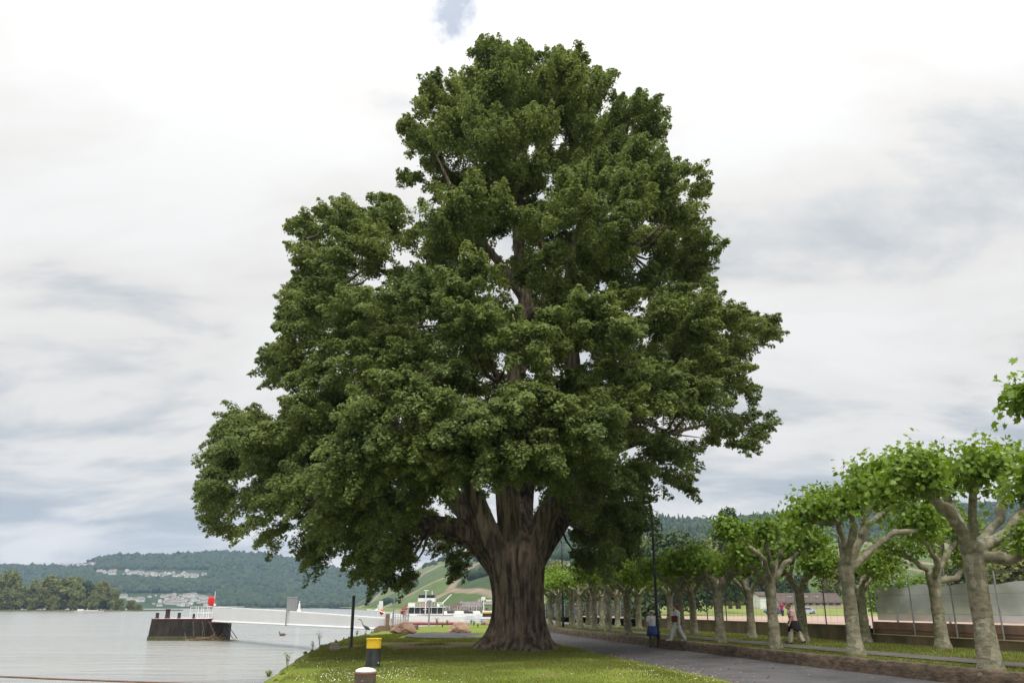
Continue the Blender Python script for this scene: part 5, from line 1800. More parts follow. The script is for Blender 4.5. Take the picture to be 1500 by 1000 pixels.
# ------------------------------------------------------------------ boats
def boat1():
    d = 196.0
    def X(c):
        return at_d(c, 905, d)[0]
    def Zr(y):
        return at_d(640, y, d)[2]
    x0 = X(638)
    t = thing('passenger_boat', 'white passenger boat with open upper deck moored beyond the quay', 'boat', (x0, d, WATER_Z))
    R_ = lambda c: X(c) - x0
    Q = lambda y: Zr(y) - WATER_Z
    hullm = MB()
    L0, L1 = R_(572), R_(682)
    secs = []
    for k, tt in enumerate(np.linspace(0, 1, 14)):
        x = L0 + (L1 - L0) * tt
        w = 2.4 * min(1, (tt + .02) * 3.2) ** 0.6
        zb_ = Q(911.5) - .5 * 0
        zdk = Q(901.5) + (0.5 * (1 - tt) ** 3)
        secs.append([(x, -w * .7, -.4), (x, -w * .93, .6), (x, -w, zdk), (x, w, zdk), (x, w * .93, .6), (x, w * .7, -.4)])
    vs = [p for s in secs for p in s]
    fs = [(i * 6 + k, (i + 1) * 6 + k, (i + 1) * 6 + (k + 1) % 6, i * 6 + (k + 1) % 6) for i in range(13) for k in range(6)]
    fs += [tuple(range(5, -1, -1)), tuple(range(78, 84))]
    hullm.add(vs, fs).build('hull', WHITE, t)
    bt = MB()
    bt.box(((L0 + L1) / 2 + .6, 0, .28), (L1 - L0 - 1.6, 4.72, .12))
    bt.build('red_stripe', RED, t)
    MB().box(((L0 + L1) / 2 + .6, 0, .10), (L1 - L0 - 1.4, 4.66, .24)).build('boot_top', DARKSTEEL, t)
    # main saloon
    a0, a1 = R_(599), R_(650)
    z0, z1 = Q(900.5), Q(889)
    MB().box(((a0 + a1) / 2, .2, (z0 + z1) / 2), (a1 - a0 - .3, 3.6, z1 - z0 - .02)).build('saloon', GLASS, t)
    pm = MB()
    for k in range(7):
        pm.box((a0 + .1 + (a1 - a0 - .2) * k / 6, -1.68, (z0 + z1) / 2), (.09, .1, z1 - z0))
    pm.box(((a0 + a1) / 2, -1.70, z0 + .17), (a1 - a0, .08, .34))
    pm.build('window_posts', WHITE, t)
    MB().box(((a0 + a1) / 2, 0, z1 + .06), (a1 - a0 + .5, 4.4, .13)).build('upper_deck', WHITE, t)
    MB().box(((a0 + a1) / 2 + .8, 0, z0 - .06), (a1 - a0 + 2.6, 4.5, .10)).build('deck_edge', mat('boat_brown', (.20, .12, .10), rough=.7), t)
    rl_ = MB()
    MB().box((R_(604), -2.1, z1 + .55), (1.5, .05, .75)).build('white_canvas', WHITE, t)
    for k in range(13):
        x = a0 + (a1 - a0) * k / 12
        rl_.tube([(x, -2.1, z1 + .12), (x, -2.1, z1 + 1.0)], .025, 5)
    for z in (.55, 1.0):
        rl_.tube([(a0, -2.1, z1 + z), (a1, -2.1, z1 + z)], .025, 5)
    for k in range(11):
        x = L0 + .5 + (a0 - L0 - .5) * k / 10
        rl_.tube([(x, -1.3, Q(902) + .2), (x, -1.3, Q(902) + 1.1)], .025, 5)
    rl_.tube([(L0 + .5, -1.3, Q(902) + 1.1), (a0, -1.5, Q(902) + 1.1)], .03, 5)
    rl_.build('railing', WHITE, t)
    MB().box((R_(623), .3, z1 + .55), (3.0, 2.4, .85)).build('deck_house', mat('boat_tan', (.34, .22, .16), rough=.8), t)
    w0, w1 = R_(612), R_(637)
    zw = Q(880)
    MB().box(((w0 + w1) / 2, .3, zw + .30), (w1 - w0, 2.4, .75)).build('wheelhouse', WHITE, t)
    MB().box(((w0 + w1) / 2, .3, zw + 1.0), (w1 - w0 - .25, 2.3, .62)).build('wheelhouse_windows', GLASS, t)
    MB().box(((w0 + w1) / 2 + .1, .3, zw + 1.38), (w1 - w0 + .7, 2.9, .11)).build('wheelhouse_roof', mat('boat_grey', (.25, .26, .28), rough=.6), t)
    ms = MB()
    ms.tube([(R_(624), -2.35, Q(899)), (R_(624.5), -2.35, Q(865))], .10, 8)
    ms.box((R_(625), -2.35, Q(864.6)), (1.1, .2, .16))
    ms.box((R_(624), -2.35, Q(892)), (.9, .16, .1))
    ms.build('mast', WHITE, t)
    MB().add([(R_(632), -.5, zw + 1.45), (R_(633), -.5, zw + 1.45), (R_(632.4), -.5, zw + 2.3), (R_(631.8), -.5, zw + 2.3), (R_(632), -.4, zw + 1.45), (R_(633), -.4, zw + 1.45), (R_(632.4), -.4, zw + 2.3), (R_(631.8), -.4, zw + 2.3)], [(0, 1, 2, 3), (7, 6, 5, 4), (0, 4, 5, 1), (3, 2, 6, 7), (1, 5, 6, 2), (0, 3, 7, 4)]).build('radar', WHITE, t)
    MB().tube([(R_(647), -1, Q(884)), (R_(661), -1, Q(870))], [.13, .09], 8).build('crane_arm', WHITE, t)
    cr = MB()
    cr.box((R_(642), -1, Q(886)), (.55, .5, .75), bev=.05).box((R_(645), -.8, Q(884)), (1.2, .06, .06)).box((R_(645), -.8, Q(882)), (1.2, .06, .06))
    cr.build('deck_locker', WHITE, t)


boat1()


def boat2():
    d = 208.0
    x0 = at_d(716, 905, d)[0]
    t = thing('ferry', 'small ferry with orange roof band half hidden behind the poplar trunk', 'boat', (x0, d, WATER_Z))
    Q = lambda y: at_d(716, y, d)[2] - WATER_Z
    hp = [(-1.9, -1.6), (6, -1.6), (7.2, 0), (6, 1.6), (-1.9, 1.6), (-2.1, 0)]
    MB().prism(hp, -.4, Q(906)).build('hull', mat('ferry_blue', (.10, .22, .30), (.08, .18, .26), rough=.5), t)
    MB().prism([(x * .99, y * 1.01) for x, y in hp], Q(906) + .003, Q(903)).build('bulwark', WHITE, t)
    MB().box((2, 0, (Q(902.7) + Q(898)) / 2), (6.9, 2.7, Q(898) - Q(902.7))).build('cabin', GLASS, t)
    MB().box((2, 0, Q(897)), (7.3, 3.1, .3), bev=.05).build('roof_band', mat('ferry_orange', (.72, .36, .02), (.6, .3, .02), rough=.5), t)
    MB().box((2, 0, Q(895)), (7.0, 2.9, .28), bev=.05).build('roof', WHITE, t)
    mm = MB()
    mm.tube([(-1.3, -1.0, Q(903)), (-1.2, -1.0, Q(877))], .10, 8).box((-1.3, -1.0, Q(876)), (.9, .4, .8)).box((.0, -1, Q(879)), (1.3, .3, .35))
    mm.build('mast', WHITE, t)


boat2()

# landing stage between the boats
ls = thing('landing_stage', 'low landing stage with pale railings between white boat and ferry', 'pontoon', (at_d(684, 911, 170)[0], 170, WATER_Z))
MB().box((2.0, 0, .35), (4.6, 2.4, .9)).build('float', mat('stage_grey', (.3, .3, .3), (.22, .22, .22), rough=.8), ls)
lr = MB()
for k in range(10):
    lr.tube([(-.2 + k * .48, -1.1, .8), (-.2 + k * .48, -1.1, 1.75)], .03, 5)
for z in (1.3, 1.75):
    lr.tube([(-.2, -1.1, z), (4.2, -1.1, z)], .03, 5)
lr.build('railing', WHITE, ls)

# ------------------------------------------------------------------ riverside town below the vineyards
def town(name, label, c0, c1, ytop, yeave, ybase, d, wallm, roofm, floors, nwin, awn=False):
    p0, p1 = at_d(c0, yeave, d), at_d(c1, yeave, d)
    zb_ = at_d(c0, ybase, d)[2]
    w, h, rh = p1[0] - p0[0], p0[2] - zb_, at_d(c0, ytop, d)[2] - p0[2]
    t = thing(name, label, 'building', ((p0[0] + p1[0]) / 2, d, zb_))
    wl, rf = MB(), MB()
    wl.box((0, 0, h / 2 - 1), (w, 9, h + 2))
    wl.build('wall', wallm, t)
    rf.add([(-w / 2 - .3, -4.8, h), (w / 2 + .3, -4.8, h), (w / 2 + .3, 4.8, h), (-w / 2 - .3, 4.8, h), (-w / 2 + .8, -2.6, h + rh), (w / 2 - .8, -2.6, h + rh), (w / 2 - .8, 2.6, h + rh), (-w / 2 + .8, 2.6, h + rh)],
           [(3, 2, 1, 0), (4, 5, 6, 7), (0, 1, 5, 4), (1, 2, 6, 5), (2, 3, 7, 6), (3, 0, 4, 7)])
    ro = rf.build('roof', roofm, t)
    MB().box((w * .2, 0, h + rh + .3), (.8, .8, 1.2)).build('chimney', mat('chimney_brick', (.3, .18, .14), rough=.9), ro)
    for f in range(floors):
        for k in range(nwin):
            x = -w / 2 + w * (k + .5) / nwin
            z = h * (f + .55) / floors
            fr_ = MB().box((x, -4.53, z), (w / nwin * .5, .1, h / floors * .55)).build('window', WHITE, t)
            MB().box((x, -4.60, z), (w / nwin * .38, .06, h / floors * .45)).build('pane', GLASS, fr_)
    if awn:
        MB().add([(-w / 2, -4.7, h * .42), (w / 2 * .9, -4.7, h * .42), (w / 2 * .9, -6.6, h * .28), (-w / 2, -6.6, h * .28), (-w / 2, -6.6, h * .02 + h * .15), (w / 2 * .9, -6.6, h * .02 + h * .15)],
                 [(0, 3, 2, 1), (3, 4, 5, 2)]).build('awning', WHITE, t)
    return t


town('grey_house', 'narrow grey house at the stern of the white boat, in the river town', 650, 658.5, 887, 889, 900, 430, mat('grey_plaster', (.40, .40, .37), rough=.9), HROOF, 2, 2)
town('orange_house', 'orange plastered town house below the vineyards', 660, 674.5, 884.5, 888, 899, 440, mat('orange_plaster', (.50, .27, .15), (.42, .22, .13), scale=.3, rough=.9), BROOF, 2, 4)
town('riverside_hotel', 'wide hotel with dark mansard roof and white awning in the river town', 677, 706, 880.5, 888.5, 899, 436, mat('hotel_cream', (.50, .44, .33), rough=.9), HROOF, 2, 8, True)
town('tan_house', 'tall tan gable house between orange house and hotel', 673.5, 679, 880, 883, 899, 452, mat('tan_plaster', (.40, .30, .22), rough=.9), HROOF, 3, 2)
town('slate_house', 'slate roofed house right behind the ferry mast', 706, 724, 881, 885, 899, 446, mat('slate_wall', (.25, .23, .22), rough=.9), HROOF, 2, 4)
town('white_tower_block', 'small white block rising above the hotel roof', 700.5, 706, 876, 876.6, 884, 470, WHITE, HROOF, 1, 2)
wq = MB()
wq.add([(-36, 392.5, .03), (30, 392.5, .03), (30, 446, .03), (-41, 446, .03)], [(0, 1, 2, 3)])
kind(wq.build('waterfront_paving', mat('waterfront_grey', (.26, .24, .22), (.2, .19, .17), scale=.3, rough=.95)), 'structure')
qw = MB().box((-3, 391.9, -.85), (66, 1.0, 2.6))
tag(qw.build('waterfront_wall', mat('waterfront_stone', (.20, .17, .14), (.12, .105, .09), scale=.6, rough=.95)), 'grey stone quay wall along the river town waterfront', 'wall')
for i, (c_, L_) in enumerate(((652, 6), (661, 7), (668, 5), (676, 7), (684, 9), (693, 6), (700, 7), (708, 6))):
    d_ = 372 + (i * 7) % 12
    mbt = thing('motor_boat', 'small white motor boat moored along the town quay wall', 'boat', (at_d(c_, 903, d_)[0], d_, WATER_Z), (.15, -.1, 3.2, .05, 3.0, .2, -.15, 3.1)[i], 'boats moored at the town quay')
    MB().prism([(-L_ / 2, -1), (L_ * .25, -1), (L_ / 2, 0), (L_ * .25, 1), (-L_ / 2, 1)], -.2, .9).build('hull', WHITE, mbt)
    MB().box((-L_ * .08, 0, 1.4), (L_ * .45, 1.5, 1.0), bev=.12, taper=.85).build('cabin', GLASS if i % 3 == 1 else WHITE, mbt)
    MB().tube([(-L_ * .1, 0, 1.8), (-L_ * .1, 0, 4.2)], .06, 5).build('mast', WHITE, mbt)
g = np.random.default_rng(77)
tv = tree_meshes(41, 5, 5, 'round', 900, 0.7, DARK_LEAF)
for c in (655, 668, 676, 684, 690, 697, 703, 712, 720):
    d = 418 + g.uniform(0, 6)
    p = at_d(c, 899, d)
    plant_tree('promenade_tree', 'small dark clipped tree on the town waterfront below the hotel', *tv, (p[0], d, p[2] - 1), c, g.uniform(.55, .8), 'small trees on the town waterfront')

# ------------------------------------------------------------------ people
SKIN = mat('skin', (0.50, 0.30, 0.21), (0.44, 0.26, 0.18), scale=10, rough=0.6)


def person(label, loc, rz, height, c, hipL, hipR, armL, armR, lean=0.0, hat=None, hair=(0.06, 0.04, 0.03), waist=None, skirt=False, bag=None, longhair=False, group=None, bend=0.0, sash=None):
    """local: +y is forward. c = dict(shirt, trousers, shoes). hip* = (thigh angle, knee bend) forward deg; arm* = (upper angle fwd, elbow bend, out)"""
    t = thing('person', label, 'person', loc, rz, group)
    k = height / 1.75
    hipz = 0.90
    ln = math.radians(lean)
    def up(z, y=0.0, x=0.0):
        dz = z - hipz
        return Vector((x, y + dz * math.sin(ln), hipz + dz * math.cos(ln)))
    body, shirt, trou, shoes = MB(), MB(), MB(), MB()
    # torso, neck, head
    body.tube([up(0.86), up(1.0), up(1.2), up(1.38), up(1.46)], [.135, .135, .15, .15, .07], 14)
    body.tube([up(1.42), up(1.56)], [.058, .055], 10)
    bn = math.radians(bend)
    hd = up(1.62, 0.02 + 0.1 * math.sin(bn)) - Vector((0, 0, 0.03 * bn))
    body.ell(hd, (.075, .095, .115), sub=3)
    body.ell(hd + Vector((0, .085, -.015)), (.014, .022, .022), sub=1)      # nose
    body.ell(hd + Vector((0, .055, -.085)), (.035, .03, .025), sub=1)       # chin
    for s in (-1, 1):
        body.ell(hd + Vector((s * .077, 0, -.005)), (.012, .022, .03), sub=1)
    for s, hp, ar in ((-1, hipL, armL), (1, hipR, armR)):
        th, kn = math.radians(hp[0]), math.radians(hp[1])
        h0 = Vector((s * .09, 0, hipz - .02))
        k0 = h0 + Vector((s * .01, math.sin(th), -math.cos(th))) * .42
        a0 = k0 + Vector((0, math.sin(th - kn), -math.cos(th - kn))) * .42
        tilt = min(0, th - kn) * 0.8
        toe = a0 + Vector((s * .02, .17 * math.cos(tilt), -.035 + .17 * math.sin(tilt)))
        body.tube([h0, (h0 + k0) / 2, k0, (k0 + a0) / 2 + Vector((0, -.012, .04)), a0], [.088, .078, .056, .055, .036], 12)
        body.tube([a0, toe], [.038, .03], 8)
        trou.tube([h0 + Vector((0, 0, .07)), (h0 + k0) / 2, k0, (k0 + a0) / 2, a0 + Vector((0, 0, .0))], [.105, .095, .078, .075, .068], 12)
        shoes.tube([a0 + Vector((0, -.06, -.035)), a0 + Vector((0, .02, -.03)), toe + Vector((0, 0, .0)), toe + Vector((0, .05, -.008))], [.042, .05, .042, .026], 10)
        ua, eb, out = math.radians(ar[0]), math.radians(ar[1]), math.radians(ar[2])
        s0 = up(1.40, 0, s * .185)
        e0 = s0 + Vector((s * math.sin(out), math.sin(ua) * math.cos(out), -math.cos(ua) * math.cos(out))) * .29
        w0 = e0 + Vector((s * math.sin(out) * .3, math.sin(ua + eb), -math.cos(ua + eb))) * .25
        body.tube([up(1.40, 0, s * .10), s0, (s0 + e0) / 2, e0, (e0 + w0) / 2, w0], [.07, .06, .05, .042, .038, .026], 10)
        hv = (w0 - e0).normalized()
        side = Vector((0, 1, 0)) if abs(hv.y) < .8 else Vector((0, 0, 1))
        body.tube([w0, w0 + hv * .09], [.028, .036], 8)
        for q in range(4):
            f0 = w0 + hv * .085 + side * (-.027 + .018 * q)
            L_ = (.060, .072, .068, .052)[q]
            cu = Vector((-s * .4, 0, 0))
            body.tube([f0, f0 + hv * L_ * .55, f0 + (hv + cu * .5) * L_], [.0095, .009, .007], 6)
        f0 = w0 + hv * .035 + side * .03
        body.tube([f0, f0 + (side * .6 + hv * .5) * .035, f0 + (side * .5 + hv * .9) * .06], [.012, .010, .008], 6)
        sh_end = (s0 + e0) / 2 + (e0 - s0) * .25
        shirt.tube([up(1.42, 0, s * .09), s0 + Vector((0, 0, .01)), sh_end], [.085, .078, .070], 10)
    shirt.tube([up(.87), up(.98), up(1.2), up(1.36), up(1.455)], [.158, .155, .165, .165, .085], 16)
    trou.tube([Vector((0, 0, .82)), Vector((0, 0, .90)), up(1.0)], [.135, .15, .15], 14)
    bo = link('body', fuse('body', body, SKIN, 0.009, 2), t)
    link('shirt', fuse('shirt', shirt, cloth(c['shirt']), 0.014, 3), t)
    link('trousers', fuse('trousers', trou, cloth(c['trousers']), 0.014, 2), t)
    link('shoes', fuse('shoes', shoes, cloth(c['shoes']), 0.010, 1), t)
    # hair, cap, waist garment, bag
    hb_ = MB()
    hb_.ell(hd + Vector((0, -.018, .03)), (.086, .098, .105), sub=3)
    if longhair:
        hb_.ell(hd + Vector((0, -.07, -.06)), (.08, .055, .11), sub=2)
    hm = hb_
    hm.v = [(x, min(y, hd.y + .062) if z < hd.z + .06 else y, max(z, hd.z - (.02 if not longhair else .17) - .0)) for x, y, z in hm.v]
    ho = hm.build('hair', cloth(hair), t, smooth=True)
    eyes = MB()
    for s in (-1, 1):
        eyes.ell(hd + Vector((s * .03, .083, .015)), (.012, .01, .008), sub=1)
    eyes.build('eyes', cloth((.02, .015, .012)), t)
    MB().ell(hd + Vector((0, .081, -.055)), (.024, .01, .006), sub=1).build('mouth', cloth((.35, .13, .11)), t)
    if hat:
        hh_ = MB().ell(hd + Vector((0, -.005, .062)), (.098, .115, .072), sub=3).add([], [])
        hh_.ell(hd + Vector((0.0, .12, .055)), (.075, .08, .012), sub=2)
        hh_.build('cap', cloth(hat), t, smooth=True)
    if waist:
        wb_ = MB()
        seg = 40
        vs = []
        for j, (z, r) in enumerate(((1.0, .178), (.93, .19), (.80, .205), (.66, .222), (.56, .225))):
            for q in range(seg):
                a_ = 2 * PI * q / seg
                rr = r * (1 + .05 * j / 4 * math.sin(9 * a_ + j))
                front = math.sin(a_)
                zz_ = z + (0.12 * j / 4 if front > .35 else 0) + .03 * math.sin(5 * a_) * j / 4
                vs.append((rr * math.cos(a_) * 1.12, rr * math.sin(a_), zz_))
        fs = [(j * seg + q, j * seg + (q + 1) % seg, (j + 1) * seg + (q + 1) % seg, (j + 1) * seg + q) for j in range(4) for q in range(seg)]
        wb_.add(vs, fs)
        wb_.tube([(.12, .17, .96), (.2, .19, .78), (.23, .17, .52)], [.04, .045, .05], 8)
        wb_.tube([(.24, 0, .9), (.28, -.02, .7), (.27, -.02, .42)], [.04, .055, .05], 8)
        o = wb_.build('tied_jacket', cloth(waist), t, smooth=True)
        sm = o.modifiers.new('thick', 'SOLIDIFY')
        sm.thickness = .012
    if sash:
        sb_ = MB()
        sb_.tube([(-.02, .06, 1.02), (-.03, .10, .90), (-.03, .12, .74)], [.13, .115, .08], 12)
        sb_.build('sash', cloth(sash), t, smooth=True)
    if bag:
        t2 = thing('shoulder_bag', bag[1], 'bag', loc, rz)
        bmh = MB()
        bmh.box((bag[2] * .25, .10, 1.06), (.12, .30, .30), bev=.04)
        bmh.build('pouch', cloth(bag[0]), t2, smooth=False)
        MB().tube([(bag[2] * .22, .02, 1.18), (bag[2] * .17, .0, 1.47), (bag[2] * .02, -.02, 1.5)], .014, 6).build('strap', cloth(bag[0]), t2)
        t2.scale = (k, k, k)
    t.scale = (k * 1.12, k * 1.12, k)
    return t


def cloth(col):
    return mat('cloth_%d_%d_%d' % tuple(int(v * 255) for v in col), col, tuple(v * .8 for v in col), scale=7, rough=.95, bump=.25, bscale=14, bdist=.02)


mn = on_z(957, 947.5, 0.0)
person('man in beige cap standing on the road, dark blue jacket tied round his waist', mn, 0.15, 1.72, dict(shirt=(.68, .66, .72), trousers=(.13, .115, .095), shoes=(.04, .035, .03)), (4, 2), (-6, 5), (-6, 18, 8), (10, 12, 7), hat=(.62, .53, .43), hair=(.2, .16, .12), waist=(.045, .075, .22))
wm_ = on_z(993, 938.5, PZ)
person('woman in white top and white trousers walking on the promenade past the lamp', wm_, 1.35, 1.62, dict(shirt=(.72, .72, .72), trousers=(.70, .70, .69), shoes=(.6, .6, .6)), (24, 8), (-20, 6), (-14, 22, 6), (16, 70, 6), hair=(.20, .07, .035), longhair=True, sash=(.16, .42, .42),
       bag=((.14, .04, .035), 'dark red shoulder bag carried by the woman in white trousers', -1))
c1 = on_z(1166, 942.5, PZ)
person('woman in pink top walking on the footpath, black jacket tied round her waist', c1, 1.45, 1.66, dict(shirt=(.62, .38, .38), trousers=(.44, .38, .31), shoes=(.03, .028, .025)), (19, 8), (-17, 8), (8, 14, 5), (-8, 14, 5), lean=9, hair=(.10, .06, .04), waist=(.02, .02, .022), bend=25, group='couple strolling on the footpath')
c2 = (c1[0] + .25, c1[1] + .75, PZ)
person('grey-haired person in grey shirt walking half hidden beside the woman in pink', c2, 1.5, 1.70, dict(shirt=(.38, .37, .35), trousers=(.40, .36, .30), shoes=(.03, .028, .025)), (-18, 6), (20, 8), (10, 20, 5), (-10, 20, 5), lean=12, hair=(.22, .21, .2), bend=25, group='couple strolling on the footpath')
pm_ = (at_d(1147, 905, 92)[0], 92.0, 0.74)
person('person in magenta shirt standing on the clay court behind the crooked plane tree', pm_, 2.2, 1.62, dict(shirt=(.36, .03, .11), trousers=(.05, .05, .07), shoes=(.05, .05, .05)), (5, 4), (-5, 4), (5, 20, 6), (-5, 20, 6), hair=(.08, .05, .03))
pq = (at_d(592, 915, 71.6)[0], 71.6, 0.42)
person('person in red jacket and white trousers on the quay beside the barred gate', pq, 2.6, 1.62, dict(shirt=(.30, .06, .07), trousers=(.70, .70, .70), shoes=(.2, .2, .2)), (10, 6), (-8, 4), (20, 40, 10), (15, 60, 8), hair=(.2, .12, .07), bag=((.5, .07, .09), 'bright red bag held by the person on the quay', 1))
pf = on_z(843.5, 917.5, PZ)
person('far person in pale blue shirt standing between plane trunks beyond the lamp', pf, 0.6, 1.7, dict(shirt=(.30, .33, .50), trousers=(.62, .6, .58), shoes=(.1, .1, .1)), (8, 5), (-8, 5), (5, 20, 6), (-5, 20, 6), hair=(.1, .07, .05), hat=(.6, .6, .62))

# ------------------------------------------------------------------ heron on the bank, duck on the water
hp_ = on_z(536, 930.5, 0.02)
hr = thing('heron', 'grey heron standing on the grassy bank edge with neck stretched', 'bird', (hp_[0], hp_[1], 0.0), PI * .98)
hbm = MB()
hbm.tube([(-.26, 0, .40), (-.14, 0, .46), (0, 0, .54), (.13, 0, .62), (.2, 0, .67)], [.03, .085, .11, .085, .045], 12)
hbm.tube([(.18, 0, .66), (.27, 0, .76), (.30, 0, .88), (.38, 0, 1.0), (.45, 0, 1.06)], [.05, .032, .028, .026, .03], 10)
hbm.ell((.48, 0, 1.065), (.06, .033, .035), sub=2)
for s in (-1, 1):
    hbm.tube([(-.02, s * .04, .46), (.02, s * .04, .26), (-.02, s * .045, .02)], [.022, .012, .010], 6)
    for a_ in (-.5, 0, .5):
        hbm.tube([(-.02, s * .045, .02), (.07 * math.cos(a_), s * .045 + .07 * math.sin(a_), .01)], [.009, .005], 5)
HER = mat('heron_grey', (.26, .25, .25), (.16, .155, .16), scale=9, rough=.9)
link('body', fuse('body', hbm, HER, .010, 2), hr)
MB().tube([(.52, 0, 1.065), (.67, 0, 1.05)], [.016, .003], 6).build('beak', mat('beak_yellow', (.45, .30, .08), rough=.6), hr)
wg = MB()
for s in (-1, 1):
    wg.ell((-.06, s * .085, .52), (.22, .03, .085), rot=Matrix.Rotation(-.55, 3, 'Y'), sub=2)
wg.build('wings', mat('heron_wing', (.17, .17, .19), (.10, .10, .11), scale=14, rough=.9), hr, smooth=True)
dk = on_z(413.5, 930.5, WATER_Z)
du = thing('duck', 'small brown duck swimming on the open water before the gangway', 'bird', dk, PI * .95)
db = MB()
db.tube([(-.34, 0, .12), (-.2, 0, .10), (0, 0, .09), (.2, 0, .10), (.27, 0, .13)], [.03, .11, .15, .11, .06], 12)
db.tube([(.22, 0, .12), (.27, 0, .24), (.29, 0, .30)], [.06, .045, .05], 8)
db.ell((.31, 0, .32), (.075, .055, .055), sub=2)
link('body', fuse('body', db, mat('duck_brown', (.16, .11, .07), (.08, .055, .04), scale=12, rough=.9), .014, 2), du)
MB().ell((.41, 0, .31), (.05, .025, .012), sub=1).build('beak', mat('beak_yellow', (.45, .30, .08)), du)
du.scale = (1.5, 1.5, 1.5)

# ------------------------------------------------------------------ grass blades, daisies, bank weeds
g = np.random.default_rng(9)
n = 230000
yy = 15 + 45 * g.random(n) ** 1.7
lo, hi = np.interp(yy, *zip(*BANK)) + 0.15, np.interp(yy, *zip(*ROADL)) - 0.15
xx = lo + (hi - lo) * g.random(n)
keep = ((xx - TX) ** 2 + (yy - TY) ** 2 > 2.0 ** 2) & ~((yy > 52) & (yy < 64) & (xx > -7))
nz = np.array([mnoise.noise(Vector((x * .55, y * .55, 7))) for x, y in zip(xx, yy)])
keep &= (nz + g.normal(size=n) * .25 > -0.30)
keep &= (((xx + 3.6) / 5.2) ** 2 + ((yy - 44) / 4.4) ** 2 + nz * 1.3 + g.normal(size=n) * .2 > 0.75)
xx, yy, nz = xx[keep], yy[keep], nz[keep]
hgt = g.uniform(.025, .058, len(xx)) * (1 + .5 * nz) * np.clip(yy / 22, 1, 2.0)
tri = np.array([(-.16, 0, 0), (.16, 0, 0), (.05, .25, 1.0)])
an = g.uniform(0, 2 * PI, len(xx))
R_ = np.zeros((len(xx), 3, 3))
R_[:, 0, 0], R_[:, 0, 1], R_[:, 1, 0], R_[:, 1, 1], R_[:, 2, 2] = np.cos(an), -np.sin(an), np.sin(an), np.cos(an), 1
zz = np.array([0.05 + gnoise(x, y, 0.25, 0.07) for x, y in zip(xx, yy)]) * np.clip((np.interp(yy, *zip(*ROADL)) - .4 - xx), 0, 1) * np.clip(xx - np.interp(yy, *zip(*BANK)) - 1, 0, 1)
BLADE = leaf_mat('grass_blades', [(0, (.110, .145, .030)), (.5, (.160, .190, .040)), (.85, (.21, .22, .055)), (1, (.29, .26, .11))], trans=.3)
me = faces_mesh('grass', tri, np.stack([xx, yy, zz - .005], 1), R_, hgt, BLADE)
kind(link('lawn_grass', me), 'stuff')
n = 60000
yy = 18 + 50 * g.random(n) ** 1.5
lo, hi = np.interp(yy, *zip(*KERB)) + 0.33, wall_x(yy) - .05
xx = lo + (hi - lo) * g.random(n)
keep = (xx < lo + 1.4) | (xx > lo + 2.95)
xx, yy = xx[keep], yy[keep]
an = g.uniform(0, 2 * PI, len(xx))
R_ = np.zeros((len(xx), 3, 3))
R_[:, 0, 0], R_[:, 0, 1], R_[:, 1, 0], R_[:, 1, 1], R_[:, 2, 2] = np.cos(an), -np.sin(an), np.sin(an), np.cos(an), 1
me = faces_mesh('grass', tri, np.stack([xx, yy, np.full(len(xx), PZ - .01)], 1), R_, g.uniform(.05, .11, len(xx)), BLADE)
kind(link('promenade_grass_blades', me), 'stuff')
# daisies in drifts
P = []
for cx, cy, sx, sy, m_ in ((-4.3, 24.5, 1.0, 1.4, 300), (-2.2, 23, 2.2, 1.2, 25), (-6, 31, 1.5, 1.4, 70), (4.0, 28, .9, 2.2, 80), (4.6, 24.5, .9, 1.5, 80), (0, 26, 4, 4, 25), (-3.6, 26.5, .8, 1, 50)):
    P.append(np.stack([g.normal(cx, sx, m_), g.normal(cy, sy, m_), g.uniform(.07, .12, m_)], 1))
P = np.concatenate(P)
ok = (P[:, 0] > np.interp(P[:, 1], *zip(*BANK)) + .2) & (P[:, 0] < np.interp(P[:, 1], *zip(*ROADL)) - .2)
P = P[ok]
disc = np.array([(.5 * math.cos(a_), .5 * math.sin(a_), 0) for a_ in np.arange(0, 2 * PI, PI / 3)])
me = faces_mesh('daisies', disc, P, frames(np.array([0, -.25, 1]) + .3 * g.normal(size=P.shape), g), g.uniform(.016, .030, len(P)), mat('daisy_white', (.78, .77, .70), (.7, .7, .6)))
kind(link('daisies', me), 'stuff')
# dead leaves scattered on lawn edge and road
n = 700
yy = g.uniform(20, 60, n)
base = np.interp(yy, *zip(*ROADL))
xx = np.where(g.random(n) < .6, base + g.normal(0, .45, n), base + g.uniform(0, 4.5, n))
xx = np.minimum(xx, np.interp(yy, *zip(*KERB)) - .08)
P = np.stack([xx, yy, np.where(xx > base, .016, .05)], 1)
me = faces_mesh('litter', LEAF4, P, frames(np.array([0, 0, 1]) + .12 * g.normal(size=P.shape), g), g.uniform(.05, .11, n), leaf_mat('dry_leaf', [(0, (.13, .08, .04)), (1, (.30, .22, .12))], trans=0.0))
kind(link('fallen_leaves', me), 'stuff')
# weeds hanging over the bank edge
LPs, LNs = [], []
for k in range(34):
    y = 24 + 48 * g.random() ** 1.4
    x = float(interp(BANK, y)) + gnoise(0, y, .35, .35) + g.uniform(-.45, .2)
    H = g.uniform(.03, .09) if g.random() < .95 else g.uniform(.2, .3)
    for s in range(int(g.integers(4, 9))):
        dv = np.array([g.normal() * .35, g.normal() * .35, 1])
        nl = int(8 + H * 26)
        t = g.random(nl)
        LPs.append(np.array([x, y, -.08]) + dv * (t * H)[:, None] + g.normal(size=(nl, 3)) * .03)
        LNs.append(g.normal(size=(nl, 3)) + np.array([0, 0, .4]))
LPs, LNs = np.concatenate(LPs), np.concatenate(LNs)
me = faces_mesh('weeds', LEAF4, LPs, frames(LNs, g), g.uniform(.04, .09, len(LPs)), leaf_mat('weed_leaf', [(0, (.13, .17, .035)), (1, (.24, .27, .08))], trans=.3))
